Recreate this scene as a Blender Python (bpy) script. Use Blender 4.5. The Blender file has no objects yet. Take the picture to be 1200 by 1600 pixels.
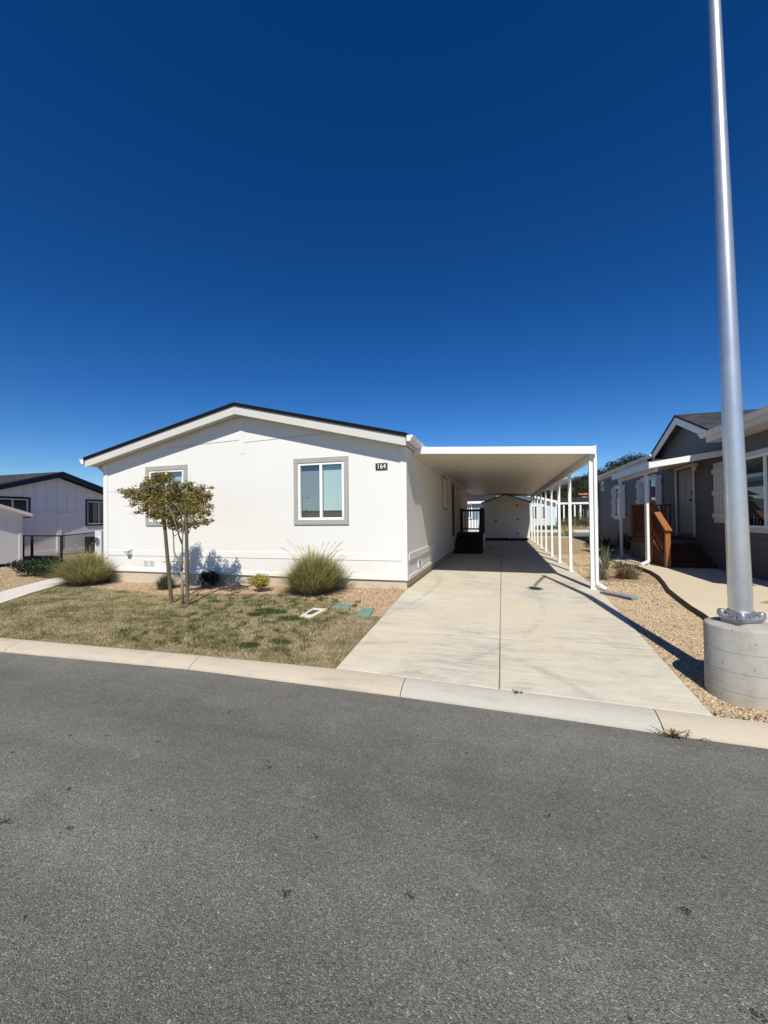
import bpy, bmesh, math, random
import numpy as np
from mathutils import Vector, noise
random.seed(7)
rng = np.random.default_rng(11)
SC = bpy.context.scene
COL = SC.collection
R = math.radians

# ------------------------------------------------------------------ camera frame
CAM = Vector((0, 0, 1.35))
FPX = 630.0                                   # focal length in photo pixels (photo 1200 wide)
YAW, PIT, ROL = 0.286199455, 1.24929603e-02, -1.17719678e-02
Fv = Vector((-math.sin(YAW) * math.cos(PIT), math.cos(YAW) * math.cos(PIT), math.sin(PIT)))
R0 = Vector((math.cos(YAW), math.sin(YAW), 0)); U0 = R0.cross(Fv)
Rv = math.cos(ROL) * R0 + math.sin(ROL) * U0
Uv = -math.sin(ROL) * R0 + math.cos(ROL) * U0
def ray(x, y): return Fv * FPX + Rv * (x - 600) - Uv * (y - 800)
def PZ(x, y, z=0.0):
    d = ray(x, y); return CAM + d * ((z - CAM.z) / d.z)
def PY(x, y, Y):
    d = ray(x, y); return CAM + d * (Y / d.y)
def PX(x, y, X):
    d = ray(x, y); return CAM + d * (X / d.x)

def smooth(t):
    t = min(1.0, max(0.0, t)); return t * t * (3 - 2 * t)
KB = [(-60, 3.0), (-14, 3.72), (-6.75, 3.90), (-3.6, 4.0), (-1.76, 4.015), (-.04, 3.925), (1.53, 3.85), (1.95, 3.83), (6, 3.72), (60, 3.0)]
KF = [(-60, 2.72), (-14, 3.48), (-6.36, 3.68), (-3.43, 3.80), (-1, 3.745), (.6, 3.67), (1.82, 3.605), (6, 3.48), (60, 2.72)]
def lerp(tab, x):
    if x <= tab[0][0]: return tab[0][1]
    for (a, b), (c, d) in zip(tab, tab[1:]):
        if x <= c: return b + (d - b) * (x - a) / (c - a)
    return tab[-1][1]
Y0 = 7.321                                    # front of the white house
HL, HR = -9.08, -1.718                        # its two side walls
def topz(x):                                  # ground level along the house front
    if x < -2: return -0.1 * smooth((-2 - x) / 7)
    return 0.0
def hz(x, y):                                 # ground height
    yb = lerp(KB, x)
    if y <= yb: return -0.285
    t = min(1.0, (y - yb) / (7.38 - yb))
    return -0.285 + (topz(x) + 0.285) * t
def PG(x, y, dz=0.0):                         # pixel to ground
    z = -0.1
    for _ in range(25):
        p = PZ(x, y, z); z = 0.5 * z + 0.5 * (hz(p.x, p.y) + dz)
    return PZ(x, y, z)

# ------------------------------------------------------------------ materials
def nt(name):
    m = bpy.data.materials.new(name); m.use_nodes = True
    t = m.node_tree; t.nodes.clear()
    o = t.nodes.new('ShaderNodeOutputMaterial'); b = t.nodes.new('ShaderNodeBsdfPrincipled')
    t.links.new(b.outputs[0], o.inputs[0]); return m, t, b, o
def ramp(t, stops, fac):
    r = t.nodes.new('ShaderNodeValToRGB'); e = r.color_ramp.elements
    while len(e) < len(stops): e.new(0.5)
    for i, (p, c) in enumerate(stops):
        e[i].position = p; e[i].color = (c[0], c[1], c[2], 1) if isinstance(c, (tuple, list)) else (c, c, c, 1)
    t.links.new(fac, r.inputs[0]); return r.outputs[0]
def coords(t, scale=(1, 1, 1), kind='Object'):
    c = t.nodes.new('ShaderNodeTexCoord'); mp = t.nodes.new('ShaderNodeMapping')
    mp.inputs['Scale'].default_value = scale
    t.links.new(c.outputs[kind], mp.inputs[0]); return mp.outputs[0]
def nz(t, vec, scale, detail=4, rough=.55, dist=0):
    n = t.nodes.new('ShaderNodeTexNoise'); n.inputs['Scale'].default_value = scale
    n.inputs['Detail'].default_value = detail; n.inputs['Roughness'].default_value = rough
    n.inputs['Distortion'].default_value = dist
    t.links.new(vec, n.inputs['Vector']); return n.outputs[0]
def vor(t, vec, scale, feat='F1', out='Distance', rnd=1, dim='3D'):
    n = t.nodes.new('ShaderNodeTexVoronoi'); n.voronoi_dimensions = dim; n.inputs['Scale'].default_value = scale; n.feature = feat
    n.inputs['Randomness'].default_value = rnd
    t.links.new(vec, n.inputs['Vector']); return n.outputs[out]
def mixc(t, fac, a, b, mode='MIX'):
    n = t.nodes.new('ShaderNodeMix'); n.data_type = 'RGBA'; n.blend_type = mode
    for s, v in ((0, fac), (6, a), (7, b)):
        if isinstance(v, bpy.types.NodeSocket): t.links.new(v, n.inputs[s])
        elif s == 0: n.inputs[0].default_value = v
        else: n.inputs[s].default_value = (v[0], v[1], v[2], 1)
    return n.outputs[2]
def math_(t, op, a, b=None, clamp=False):
    n = t.nodes.new('ShaderNodeMath'); n.operation = op; n.use_clamp = clamp
    for i, v in enumerate((a, b)):
        if v is None: continue
        if isinstance(v, bpy.types.NodeSocket): t.links.new(v, n.inputs[i])
        else: n.inputs[i].default_value = v
    return n.outputs[0]
def bump(t, b, h, strength=.3, dist=.01):
    n = t.nodes.new('ShaderNodeBump'); n.inputs['Strength'].default_value = strength
    n.inputs['Distance'].default_value = dist
    t.links.new(h, n.inputs['Height']); t.links.new(n.outputs[0], b.inputs['Normal']); return n
def setc(t, b, c):
    if isinstance(c, bpy.types.NodeSocket): t.links.new(c, b.inputs['Base Color'])
    else: b.inputs['Base Color'].default_value = (c[0], c[1], c[2], 1)

def paint(name, c, rough=.55, var=.06, scale=3, metal=0, bmp=.0, spec=.4):
    m, t, b, o = nt(name); v = coords(t)
    n = nz(t, v, scale, 5, .6)
    lo = tuple(x * (1 - var) for x in c); hi = tuple(min(1, x * (1 + var)) for x in c)
    setc(t, b, ramp(t, [(.3, lo), (.7, hi)], n))
    b.inputs['Roughness'].default_value = rough; b.inputs['Metallic'].default_value = metal
    b.inputs['Specular IOR Level'].default_value = spec
    if bmp: bump(t, b, nz(t, v, scale * 30, 3), bmp, .004)
    return m
def siding(name, c, pitch=.2032, groove=.045, strength=.6, rough=.6, axis='xy', dirt=None):
    m, t, b, o = nt(name); v = coords(t)
    s = t.nodes.new('ShaderNodeSeparateXYZ'); t.links.new(v, s.inputs[0])
    u = math_(t, 'ADD', s.outputs[0], s.outputs[1]) if axis == 'xy' else s.outputs[{'x': 0, 'y': 1, 'z': 2}[axis]]
    fr = math_(t, 'FRACT', math_(t, 'DIVIDE', math_(t, 'ADD', u, 100.0), pitch))
    g = math_(t, 'LESS_THAN', fr, groove)
    n = nz(t, coords(t, (6, 6, 1)), 5, 6, .65)
    base = ramp(t, [(.25, tuple(x * .95 for x in c)), (.75, c)], nz(t, v, .9, 4))
    if dirt:                                  # splash dirt low on the wall
        low = math_(t, 'SUBTRACT', 1.0, math_(t, 'DIVIDE', s.outputs[2], .8), True)
        k = math_(t, 'MULTIPLY', math_(t, 'MULTIPLY', low, .45), ramp(t, [(.42, 0.), (.7, 1.)], nz(t, v, 2.2, 6, .7)))
        base = mixc(t, k, base, dirt)
    setc(t, b, base)
    b.inputs['Roughness'].default_value = rough; b.inputs['Specular IOR Level'].default_value = .3
    h = math_(t, 'SUBTRACT', math_(t, 'MULTIPLY', n, .12), g)
    bump(t, b, h, strength, .006)
    return m
def concrete(name, c, stain=.5, line=None, rough=.85, warm=None, tint=None):
    m, t, b, o = nt(name); v = coords(t)
    big = nz(t, v, .8, 6, .65, .6); med = nz(t, coords(t, (.7, 5, 3)), 3.0, 7, .72); fine = nz(t, v, 90, 3, .7)
    dark = tuple(x * (1 - stain) for x in c)
    f = math_(t, 'ADD', math_(t, 'MULTIPLY', big, .5), math_(t, 'MULTIPLY', med, .5))
    col = ramp(t, [(.34, dark), (.47, tuple(x * (1 - stain * .25) for x in c)), (.62, c)], f)
    if tint:                                  # weathering: brownish blotches and faint streaks along the slab
        k = ramp(t, [(.50, 0.), (.68, .42)], nz(t, coords(t, (1, 1.6, 1)), 1.3, 8, .75, .8))
        col = mixc(t, k, col, tint)
        col = mixc(t, ramp(t, [(.52, 0.), (.70, .30)], nz(t, coords(t, (.5, 7, 1)), 2.2, 8, .78)), col, tint)
        col = mixc(t, ramp(t, [(.62, 0.), (.72, .5)], nz(t, v, 5.5, 8, .8)), col, tuple(x * .55 for x in tint))
    if warm: col = mixc(t, ramp(t, [(.45, 0.), (.68, .8)], nz(t, v, .5, 4, .6)), col, warm)
    col = mixc(t, math_(t, 'MULTIPLY', ramp(t, [(.35, 1.), (.5, 0.)], fine), .3), col, tuple(x * .55 for x in c))
    sp = vor(t, v, 9)
    col = mixc(t, math_(t, 'MULTIPLY', ramp(t, [(.03, 1.), (.075, 0.)], sp), .35), col, tuple(x * .35 for x in c))
    setc(t, b, col); b.inputs['Roughness'].default_value = rough; b.inputs['Specular IOR Level'].default_value = .25
    bump(t, b, math_(t, 'ADD', fine, math_(t, 'MULTIPLY', med, 2.)), .25, .004)
    return m
def add_arcs(m, arcs, c):
    t = m.node_tree; b = next(n for n in t.nodes if n.type == 'BSDF_PRINCIPLED'); v = coords(t)
    col = b.inputs['Base Color'].links[0].from_socket
    brk = ramp(t, [(.38, 0.), (.6, 1.)], nz(t, v, 1.7, 6, .7)); tread = ramp(t, [(.35, .35), (.6, 1.)], nz(t, v, 14, 4, .6))
    s = t.nodes.new('ShaderNodeSeparateXYZ'); t.links.new(v, s.inputs[0])
    for (cx, cy, r, w, k) in arcs:
        dx = math_(t, 'SUBTRACT', s.outputs[0], cx); dy = math_(t, 'SUBTRACT', s.outputs[1], cy)
        d = math_(t, 'SQRT', math_(t, 'ADD', math_(t, 'MULTIPLY', dx, dx), math_(t, 'MULTIPLY', dy, dy)))
        e = math_(t, 'SUBTRACT', 1., math_(t, 'DIVIDE', math_(t, 'ABSOLUTE', math_(t, 'SUBTRACT', d, r)), w), True)
        col = mixc(t, math_(t, 'MULTIPLY', math_(t, 'MULTIPLY', math_(t, 'MULTIPLY', e, brk), tread), k), col, c)
    t.links.new(col, b.inputs['Base Color'])
def asphalt():
    m, t, b, o = nt('asphalt'); v = coords(t)
    big = nz(t, v, .42, 7, .68, .5); mid = nz(t, v, 2.6, 6, .7); agg = vor(t, v, 190, out='Color'); agd = vor(t, v, 190)
    base = ramp(t, [(.33, (.113, .111, .098)), (.50, (.150, .148, .130)), (.7, (.200, .197, .172))],
                math_(t, 'ADD', math_(t, 'MULTIPLY', big, .65), math_(t, 'MULTIPLY', mid, .35)))
    sep = t.nodes.new('ShaderNodeSeparateColor'); t.links.new(agg, sep.inputs[0])
    stone = ramp(t, [(0., .45), (.3, .85), (.7, 1.05), (.92, 1.35), (1., 2.2)], sep.outputs[0])
    col = mixc(t, 1.0, base, stone, 'MULTIPLY')
    grit = nz(t, v, 420, 3, .7); col = mixc(t, 1.0, col, ramp(t, [(.32, .45), (.68, 1.5)], grit), 'MULTIPLY')
    lane = nz(t, coords(t, (.10, 1.1, 1)), 1.0, 4, .55, .25)
    col = mixc(t, 1.0, col, ramp(t, [(.36, .84), (.62, 1.16)], lane), 'MULTIPLY')
    # pale scuffs
    sc = math_(t, 'MULTIPLY', ramp(t, [(.56, 0.), (.74, 1.)], nz(t, coords(t, (1, 2.2, 1)), 1.5, 11, .82, 1.4)), .55)
    col = mixc(t, sc, col, (.28, .275, .26))
    # pale chips
    vp = vor(t, v, 4.2, dim='2D'); cp = vor(t, v, 4.2, out='Color', dim='2D'); sp2 = t.nodes.new('ShaderNodeSeparateColor'); t.links.new(cp, sp2.inputs[0])
    cp_ = sp2; chip = math_(t, 'MULTIPLY', ramp(t, [(.018, 1.), (.04, 0.)], math_(t, 'ADD', vp, math_(t, 'MULTIPLY', cp_.outputs[0], .02))), math_(t, 'GREATER_THAN', sp2.outputs[1], .45))
    col = mixc(t, math_(t, 'MULTIPLY', chip, .8), col, (.42, .41, .39))
    # dusty strip beside the kerb
    s = t.nodes.new('ShaderNodeSeparateXYZ'); t.links.new(v, s.inputs[0])
    d = math_(t, 'MULTIPLY', ramp(t, [(.55, 0.), (.98, 1.)], math_(t, 'DIVIDE', s.outputs[1], 3.75)), ramp(t, [(.4, .1), (.65, .75)], nz(t, coords(t, (.5, 3, 1)), 2.4, 6, .7)))
    col = mixc(t, math_(t, 'MULTIPLY', d, .3), col, (.20, .175, .145))
    setc(t, b, col); b.inputs['Roughness'].default_value = .88; b.inputs['Specular IOR Level'].default_value = .3
    bump(t, b, math_(t, 'ADD', math_(t, 'MULTIPLY', agd, -1.), math_(t, 'MULTIPLY', grit, .6)), .8, .006)
    return m
def gravel_mat(name, cols, scale=55):
    m, t, b, o = nt(name); v = coords(t)
    cc = vor(t, v, scale, out='Color'); dd = vor(t, v, scale)
    sep = t.nodes.new('ShaderNodeSeparateColor'); t.links.new(cc, sep.inputs[0])
    col = ramp(t, [(i / (len(cols) - 1), c) for i, c in enumerate(cols)], sep.outputs[0])
    col = mixc(t, ramp(t, [(.3, 0.), (.75, .65)], nz(t, v, 1.3, 6, .65)), col, tuple(x * .75 for x in cols[1]))
    col = mixc(t, ramp(t, [(.45, 0.), (.75, .6)], dd), col, tuple(x * .4 for x in cols[0]))
    setc(t, b, col); b.inputs['Roughness'].default_value = .95; b.inputs['Specular IOR Level'].default_value = .1
    bump(t, b, math_(t, 'MULTIPLY', dd, -1.), .9, .012)
    return m
def island(name, stops, rough=.8, trans=0., patch=None, scale=1.2, spec=.2, hue=None):
    """colour differs from leaf to leaf (random per island); patch = (colour stops) mixed by a large noise"""
    m, t, b, o = nt(name); g = t.nodes.new('ShaderNodeNewGeometry')
    col = ramp(t, stops, g.outputs['Random Per Island'])
    if patch:
        n = nz(t, coords(t, patch[4] if len(patch) > 4 else (1, 1, 1)), scale, 5, .6)
        col = mixc(t, ramp(t, [(patch[2], 0.), (patch[3], 1.)], n), col, ramp(t, patch[0], g.outputs['Random Per Island']))
    setc(t, b, col); b.inputs['Roughness'].default_value = rough; b.inputs['Specular IOR Level'].default_value = spec
    if trans:
        tr = t.nodes.new('ShaderNodeBsdfTranslucent'); mx = t.nodes.new('ShaderNodeMixShader'); mx.inputs[0].default_value = trans
        t.links.new(col, tr.inputs[0]); t.links.new(b.outputs[0], mx.inputs[1]); t.links.new(tr.outputs[0], mx.inputs[2]); t.links.new(mx.outputs[0], o.inputs[0])
    return m
def glass(name, tint=(.75, .82, .82), refl=(.9, .95, 1), k=.12):
    m, t, b, o = nt(name); t.nodes.remove(b)
    tr = t.nodes.new('ShaderNodeBsdfTransparent'); tr.inputs[0].default_value = (*tint, 1)
    gl = t.nodes.new('ShaderNodeBsdfGlossy'); gl.inputs['Roughness'].default_value = .015; gl.inputs[0].default_value = (*refl, 1)
    lw = t.nodes.new('ShaderNodeLayerWeight'); lw.inputs[0].default_value = .5
    f2 = math_(t, 'ADD', math_(t, 'MULTIPLY', math_(t, 'POWER', lw.outputs['Facing'], 4.0), .85), k, True)
    n = nz(t, coords(t), 3, 2); bm = t.nodes.new('ShaderNodeBump'); bm.inputs['Strength'].default_value = .04; t.links.new(n, bm.inputs['Height']); t.links.new(bm.outputs[0], gl.inputs['Normal'])
    mx = t.nodes.new('ShaderNodeMixShader'); t.links.new(f2, mx.inputs[0]); t.links.new(tr.outputs[0], mx.inputs[1]); t.links.new(gl.outputs[0], mx.inputs[2]); t.links.new(mx.outputs[0], o.inputs[0])
    return m
def shingle(name, c):
    m, t, b, o = nt(name); v = coords(t)
    br = t.nodes.new('ShaderNodeTexBrick'); br.inputs['Scale'].default_value = 1
    br.inputs['Brick Width'].default_value = .32; br.inputs['Row Height'].default_value = .14; br.inputs['Mortar Size'].default_value = .008
    br.inputs['Color1'].default_value = (*[x * .7 for x in c], 1); br.inputs['Color2'].default_value = (*[x * 1.35 for x in c], 1); br.inputs['Mortar'].default_value = (*[x * .35 for x in c], 1)
    t.links.new(v, br.inputs['Vector'])
    col = mixc(t, 1., br.outputs[0], ramp(t, [(.3, .65), (.7, 1.35)], nz(t, v, 60, 3, .7)), 'MULTIPLY')
    setc(t, b, col); b.inputs['Roughness'].default_value = .9; b.inputs['Specular IOR Level'].default_value = .2
    bump(t, b, nz(t, v, 90, 3), .5, .006); return m
def wood(name, c, rough=.7, axis=(18, 18, 1.2)):
    m, t, b, o = nt(name); v = coords(t, axis)
    n = nz(t, v, 2.0, 6, .65, .8)
    setc(t, b, ramp(t, [(.3, tuple(x * .55 for x in c)), (.5, c), (.7, tuple(min(1, x * 1.3) for x in c))], n))
    b.inputs['Roughness'].default_value = rough; b.inputs['Specular IOR Level'].default_value = .25
    bump(t, b, n, .3, .004); return m
def blind_mat(name, c):
    m, t, b, o = nt(name); v = coords(t)
    s = t.nodes.new('ShaderNodeSeparateXYZ'); t.links.new(v, s.inputs[0])
    fr = math_(t, 'FRACT', math_(t, 'DIVIDE', math_(t, 'ADD', s.outputs[2], 50.), .046))
    setc(t, b, mixc(t, math_(t, 'LESS_THAN', fr, .18), c, tuple(x * .62 for x in c)))
    b.inputs['Roughness'].default_value = .7
    bump(t, b, fr, .4, .01); return m
def bark_mat(name, c):
    m, t, b, o = nt(name); v = coords(t, (1, 1, .25)); n = nz(t, v, 40, 5, .7)
    setc(t, b, ramp(t, [(.3, tuple(x * .5 for x in c)), (.7, c)], n)); b.inputs['Roughness'].default_value = .9
    bump(t, b, n, .6, .006); return m

M = {}
M['white_siding'] = siding('white_siding', (.72, .71, .67), .2032, .085, .35, dirt=(.55, .50, .43))
M['white_trim'] = paint('white_trim', (.72, .71, .675), .5, .02)
M['cream_fascia'] = paint('cream_fascia', (.56, .55, .50), .5, .03)
M['taupe_trim'] = paint('taupe_trim', (.345, .34, .305), .6, .05)
M['vinyl'] = paint('white_vinyl', (.85, .86, .86), .35, .02)
M['alum'] = paint('white_aluminium', (.74, .74, .73), .38, .02, 6)
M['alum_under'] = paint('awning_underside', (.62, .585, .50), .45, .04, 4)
M['foundation'] = concrete('foundation_concrete', (.56, .48, .36), .3)
M['shingle_black'] = shingle('shingle_black', (.012, .012, .014))
M['shingle_grey'] = shingle('shingle_grey', (.045, .045, .05))
M['glass'] = glass('window_glass', (.80, .88, .88), k=.10)
M['glass_dark'] = glass('window_glass_dark', (.35, .4, .42), k=.07)
M['blind'] = blind_mat('blind_slats', (.62, .70, .68))
M['blind_grey'] = blind_mat('blind_slats_grey', (.30, .32, .33))
M['dark'] = paint('dark_interior', (.03, .03, .033), .9)
M['concrete'] = concrete('driveway_concrete', (.57, .53, .435), .50, warm=(.52, .455, .325), tint=(.30, .25, .165))
M['kerb_warm'] = concrete('kerb_concrete_warm', (.47, .41, .32), .28)
M['kerb_grey'] = concrete('kerb_concrete_grey', (.44, .42, .36), .3)
M['path_white'] = concrete('path_concrete_pale', (.60, .57, .50), .2)
M['path_tan'] = concrete('path_concrete_tan', (.56, .48, .35), .15)
def footing_mat():
    m, t, b, o = nt('footing_concrete'); v = coords(t); s = t.nodes.new('ShaderNodeSeparateXYZ'); t.links.new(v, s.inputs[0])
    big = nz(t, coords(t, (3, 3, 1)), 1.5, 6, .65); med = nz(t, v, 7, 6, .7); fine = nz(t, v, 120, 3, .7)
    c = (.40, .385, .34)
    col = ramp(t, [(.32, tuple(x * .62 for x in c)), (.5, tuple(x * .88 for x in c)), (.66, c)], math_(t, 'ADD', math_(t, 'MULTIPLY', big, .5), math_(t, 'MULTIPLY', med, .5)))
    wv = math_(t, 'ADD', s.outputs[2], math_(t, 'MULTIPLY', math_(t, 'ADD', s.outputs[0], math_(t, 'MULTIPLY', nz(t, v, 2, 3), .6)), .035))
    seam = None
    for z in (.135, .30, .465):
        d = math_(t, 'ABSOLUTE', math_(t, 'SUBTRACT', wv, z)); k = math_(t, 'SUBTRACT', 1., math_(t, 'DIVIDE', d, .0042), True)
        seam = k if seam is None else math_(t, 'MAXIMUM', seam, k)
    pv = vor(t, v, 16); pc = vor(t, v, 16, out='Color'); sc = t.nodes.new('ShaderNodeSeparateColor'); t.links.new(pc, sc.inputs[0])
    pit = math_(t, 'MULTIPLY', ramp(t, [(.07, 1.), (.13, 0.)], math_(t, 'ADD', pv, math_(t, 'MULTIPLY', math_(t, 'SUBTRACT', fine, .5), .06))), math_(t, 'GREATER_THAN', sc.outputs[0], .35))
    dirt = math_(t, 'MULTIPLY', math_(t, 'SUBTRACT', 1., math_(t, 'DIVIDE', s.outputs[2], .22), True), .55)
    col = mixc(t, dirt, col, (.42, .33, .22))
    col = mixc(t, math_(t, 'MULTIPLY', seam, .55), col, (.12, .11, .095)); col = mixc(t, math_(t, 'MULTIPLY', pit, .75), col, (.07, .065, .055))
    setc(t, b, col); b.inputs['Roughness'].default_value = .85; b.inputs['Specular IOR Level'].default_value = .25
    bump(t, b, math_(t, 'SUBTRACT', math_(t, 'MULTIPLY', fine, .5), math_(t, 'ADD', seam, math_(t, 'MULTIPLY', pit, 2.))), .35, .006); return m
M['footing'] = footing_mat()
M['joint'] = paint('joint_filler', (.16, .13, .095), .9)
M['asphalt'] = asphalt()
M['gravel'] = gravel_mat('tan_gravel', [(.22, .145, .085), (.41, .295, .17), (.51, .39, .245), (.60, .49, .345)], 48)
M['soil'] = gravel_mat('lawn_soil', [(.20, .15, .085), (.28, .22, .125), (.36, .29, .175), (.42, .345, .22)], 80)
M['pebble'] = island('gravel_stones', [(0, (.15, .10, .06)), (.2, (.38, .27, .16)), (.6, (.53, .405, .255)), (1, (.66, .56, .42))], .9)
M['mulch'] = island('bark_chips', [(0, (.22, .125, .07)), (.3, (.44, .29, .18)), (.7, (.56, .40, .265)), (1, (.64, .51, .38))], .95)
M['lawn'] = island('lawn_grass', [(0, (.22, .185, .085)), (.35, (.37, .31, .165)), (.7, (.52, .44, .27)), (1, (.62, .53, .36))], .9, .15,
                   patch=([(0, (.08, .09, .026)), (.4, (.16, .165, .055)), (.8, (.30, .27, .12)), (1, (.46, .39, .23))], None, .43, .60, (1.0, 1.6, 1)), scale=2.3)
M['tar'] = island('dark_debris', [(0, (.02, .02, .018)), (1, (.065, .062, .055))], .9)
M['scuff'] = island('pale_scuffs', [(0, (.16, .16, .15)), (.7, (.30, .30, .28)), (1, (.50, .50, .47))], .9)
M['litter'] = island('dry_litter', [(0, (.07, .045, .025)), (.6, (.20, .14, .08)), (1, (.40, .32, .21))], .9)
M['lush'] = island('lush_grass', [(0, (.03, .055, .014)), (.6, (.06, .105, .028)), (1, (.13, .16, .055))], .85, .2)
M['fountain'] = island('fountain_grass_blades', [(0, (.14, .155, .045)), (.4, (.36, .36, .125)), (.8, (.54, .49, .22)), (1, (.66, .58, .36))], .7, .42)
M['dry_blade'] = island('dry_grass_blades', [(0, (.16, .12, .06)), (1, (.36, .29, .17))], .8, .2)
M['plume'] = island('grass_plumes', [(0, (.30, .25, .16)), (1, (.50, .44, .31))], .9, .2)
M['sage_blade'] = island('grey_green_blades', [(0, (.06, .07, .035)), (1, (.19, .19, .11))], .8, .2)
M['maple'] = island('tree_leaves', [(0, (.10, .105, .022)), (.45, (.225, .21, .045)), (.8, (.34, .27, .075)), (1, (.33, .18, .065))], .65, .35,
                    patch=([(0, (.12, .085, .025)), (.5, (.24, .145, .05)), (1, (.32, .14, .055))], None, .52, .68), scale=2.4)
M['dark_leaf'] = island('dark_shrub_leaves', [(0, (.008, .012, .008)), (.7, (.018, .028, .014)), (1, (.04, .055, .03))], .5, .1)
M['cover_leaf'] = island('ground_cover_leaves', [(0, (.012, .024, .012)), (.7, (.03, .052, .024)), (1, (.075, .10, .05))], .55, .15)
M['yellow_leaf'] = island('yellow_shrub_leaves', [(0, (.24, .20, .035)), (.5, (.42, .35, .07)), (1, (.55, .46, .14))], .6, .3)
M['grey_leaf'] = island('grey_green_leaves', [(0, (.06, .07, .045)), (1, (.20, .21, .15))], .7, .2)
M['red_blade'] = island('red_brown_blades', [(0, (.09, .045, .03)), (1, (.22, .12, .08))], .8, .2)
M['field_leaf'] = island('field_shrub_leaves', [(0, (.05, .06, .02)), (1, (.17, .17, .07))], .8, .2)
M['forest_leaf'] = island('forest_leaves', [(0, (.008, .013, .006)), (.7, (.019, .028, .011)), (1, (.045, .050, .021))], .8, .1)
M['bark'] = bark_mat('pale_bark', (.30, .25, .19))
M['stake'] = wood('weathered_stake', (.125, .10, .072))
M['redwood_shaded'] = wood('stained_wood_shaded', (.105, .036, .015))  # porch rail wood darkened in colour for its side turned from the sun
M['redwood_sunlit'] = wood('stained_wood_sunlit', (.27, .105, .036))  # same porch wood, sunlight on handrail and newels put into a lighter colour
M['stairwood'] = wood('dark_red_stair_wood', (.07, .028, .014))
M['darkwood'] = wood('dark_stained_wood', (.030, .013, .010))
M['galv'] = paint('galvanised_steel', (.66, .66, .65), .33, .08, 7, metal=.75)
M['cast'] = paint('cast_aluminium', (.42, .43, .44), .45, .12, 9, metal=.9)
M['lampgrey'] = paint('lamp_grey', (.25, .26, .27), .5, .05)
M['shed'] = siding('shed_siding', (.72, .70, .65), .2032, .05, .6)
M['grey_siding'] = siding('grey_siding', (.105, .100, .098), .2032, .05, .5)
M['grey_trim'] = paint('grey_white_trim', (.56, .56, .55), .5, .04)
M['door_tan'] = paint('door_paint', (.30, .285, .255), .5, .04)
M['lilac_siding'] = siding('lilac_siding', (.78, .77, .755), .405, .03, .8, axis='y')
M['lilac_shed'] = siding('lilac_shed_siding', (.80, .79, .775), .30, .06, .9, axis='y')
M['navy'] = paint('navy_trim', (.010, .014, .032), .5, .1)
M['black_metal'] = paint('black_coated_metal', (.012, .012, .013), .45, .1)
M['black_plastic'] = paint('black_plastic_edging', (.012, .012, .012), .6, .1)
M['bronze'] = paint('bronze_plaque', (.045, .032, .026), .4, .15, 20)
M['digit'] = paint('white_digits', (.85, .85, .83), .5, .02)
M['green_lid'] = paint('green_plastic_lid', (.135, .215, .17), .65, .2, 12, bmp=.3)
M['pale_box'] = paint('pale_meter_box', (.54, .50, .45), .8, .12, 12, bmp=.3)
M['brown_lid'] = paint('brown_lid', (.085, .06, .045), .7, .25, 25)
M['grey_plastic'] = paint('grey_plastic', (.20, .22, .245), .5, .12, 6)
M['meter_grey'] = paint('meter_grey', (.55, .56, .56), .45, .06)
M['blue_grey_wall'] = siding('blue_grey_siding', (.24, .31, .37), .2, .05, .4)
M['light_blue_wall'] = siding('light_blue_siding', (.50, .62, .66), .2, .05, .4)
M['teal_roof'] = shingle('teal_shingle', (.022, .05, .055))
M['dark_roof'] = shingle('dark_shingle', (.028, .027, .03))
M['brown_wall'] = siding('brown_grey_siding', (.12, .105, .09), .2, .05, .4)
M['car'] = paint('dark_car_paint', (.012, .014, .02), .25, .1)
M['tyre'] = paint('tyre_rubber', (.012, .012, .012), .8)
M['hill'] = paint('hill_ground', (.05, .055, .026), .95, .3, .02)
M['mountain'] = paint('mountain_ground', (.10, .115, .10), .95, .35, .004)
M['red_roof'] = paint('hill_house_roof', (.42, .16, .08), .8, .1)
M['tan_wall'] = paint('hill_house_wall', (.60, .48, .34), .8, .1)
M['pole_wood'] = paint('weathered_pole', (.17, .15, .13), .9, .2)

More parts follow.
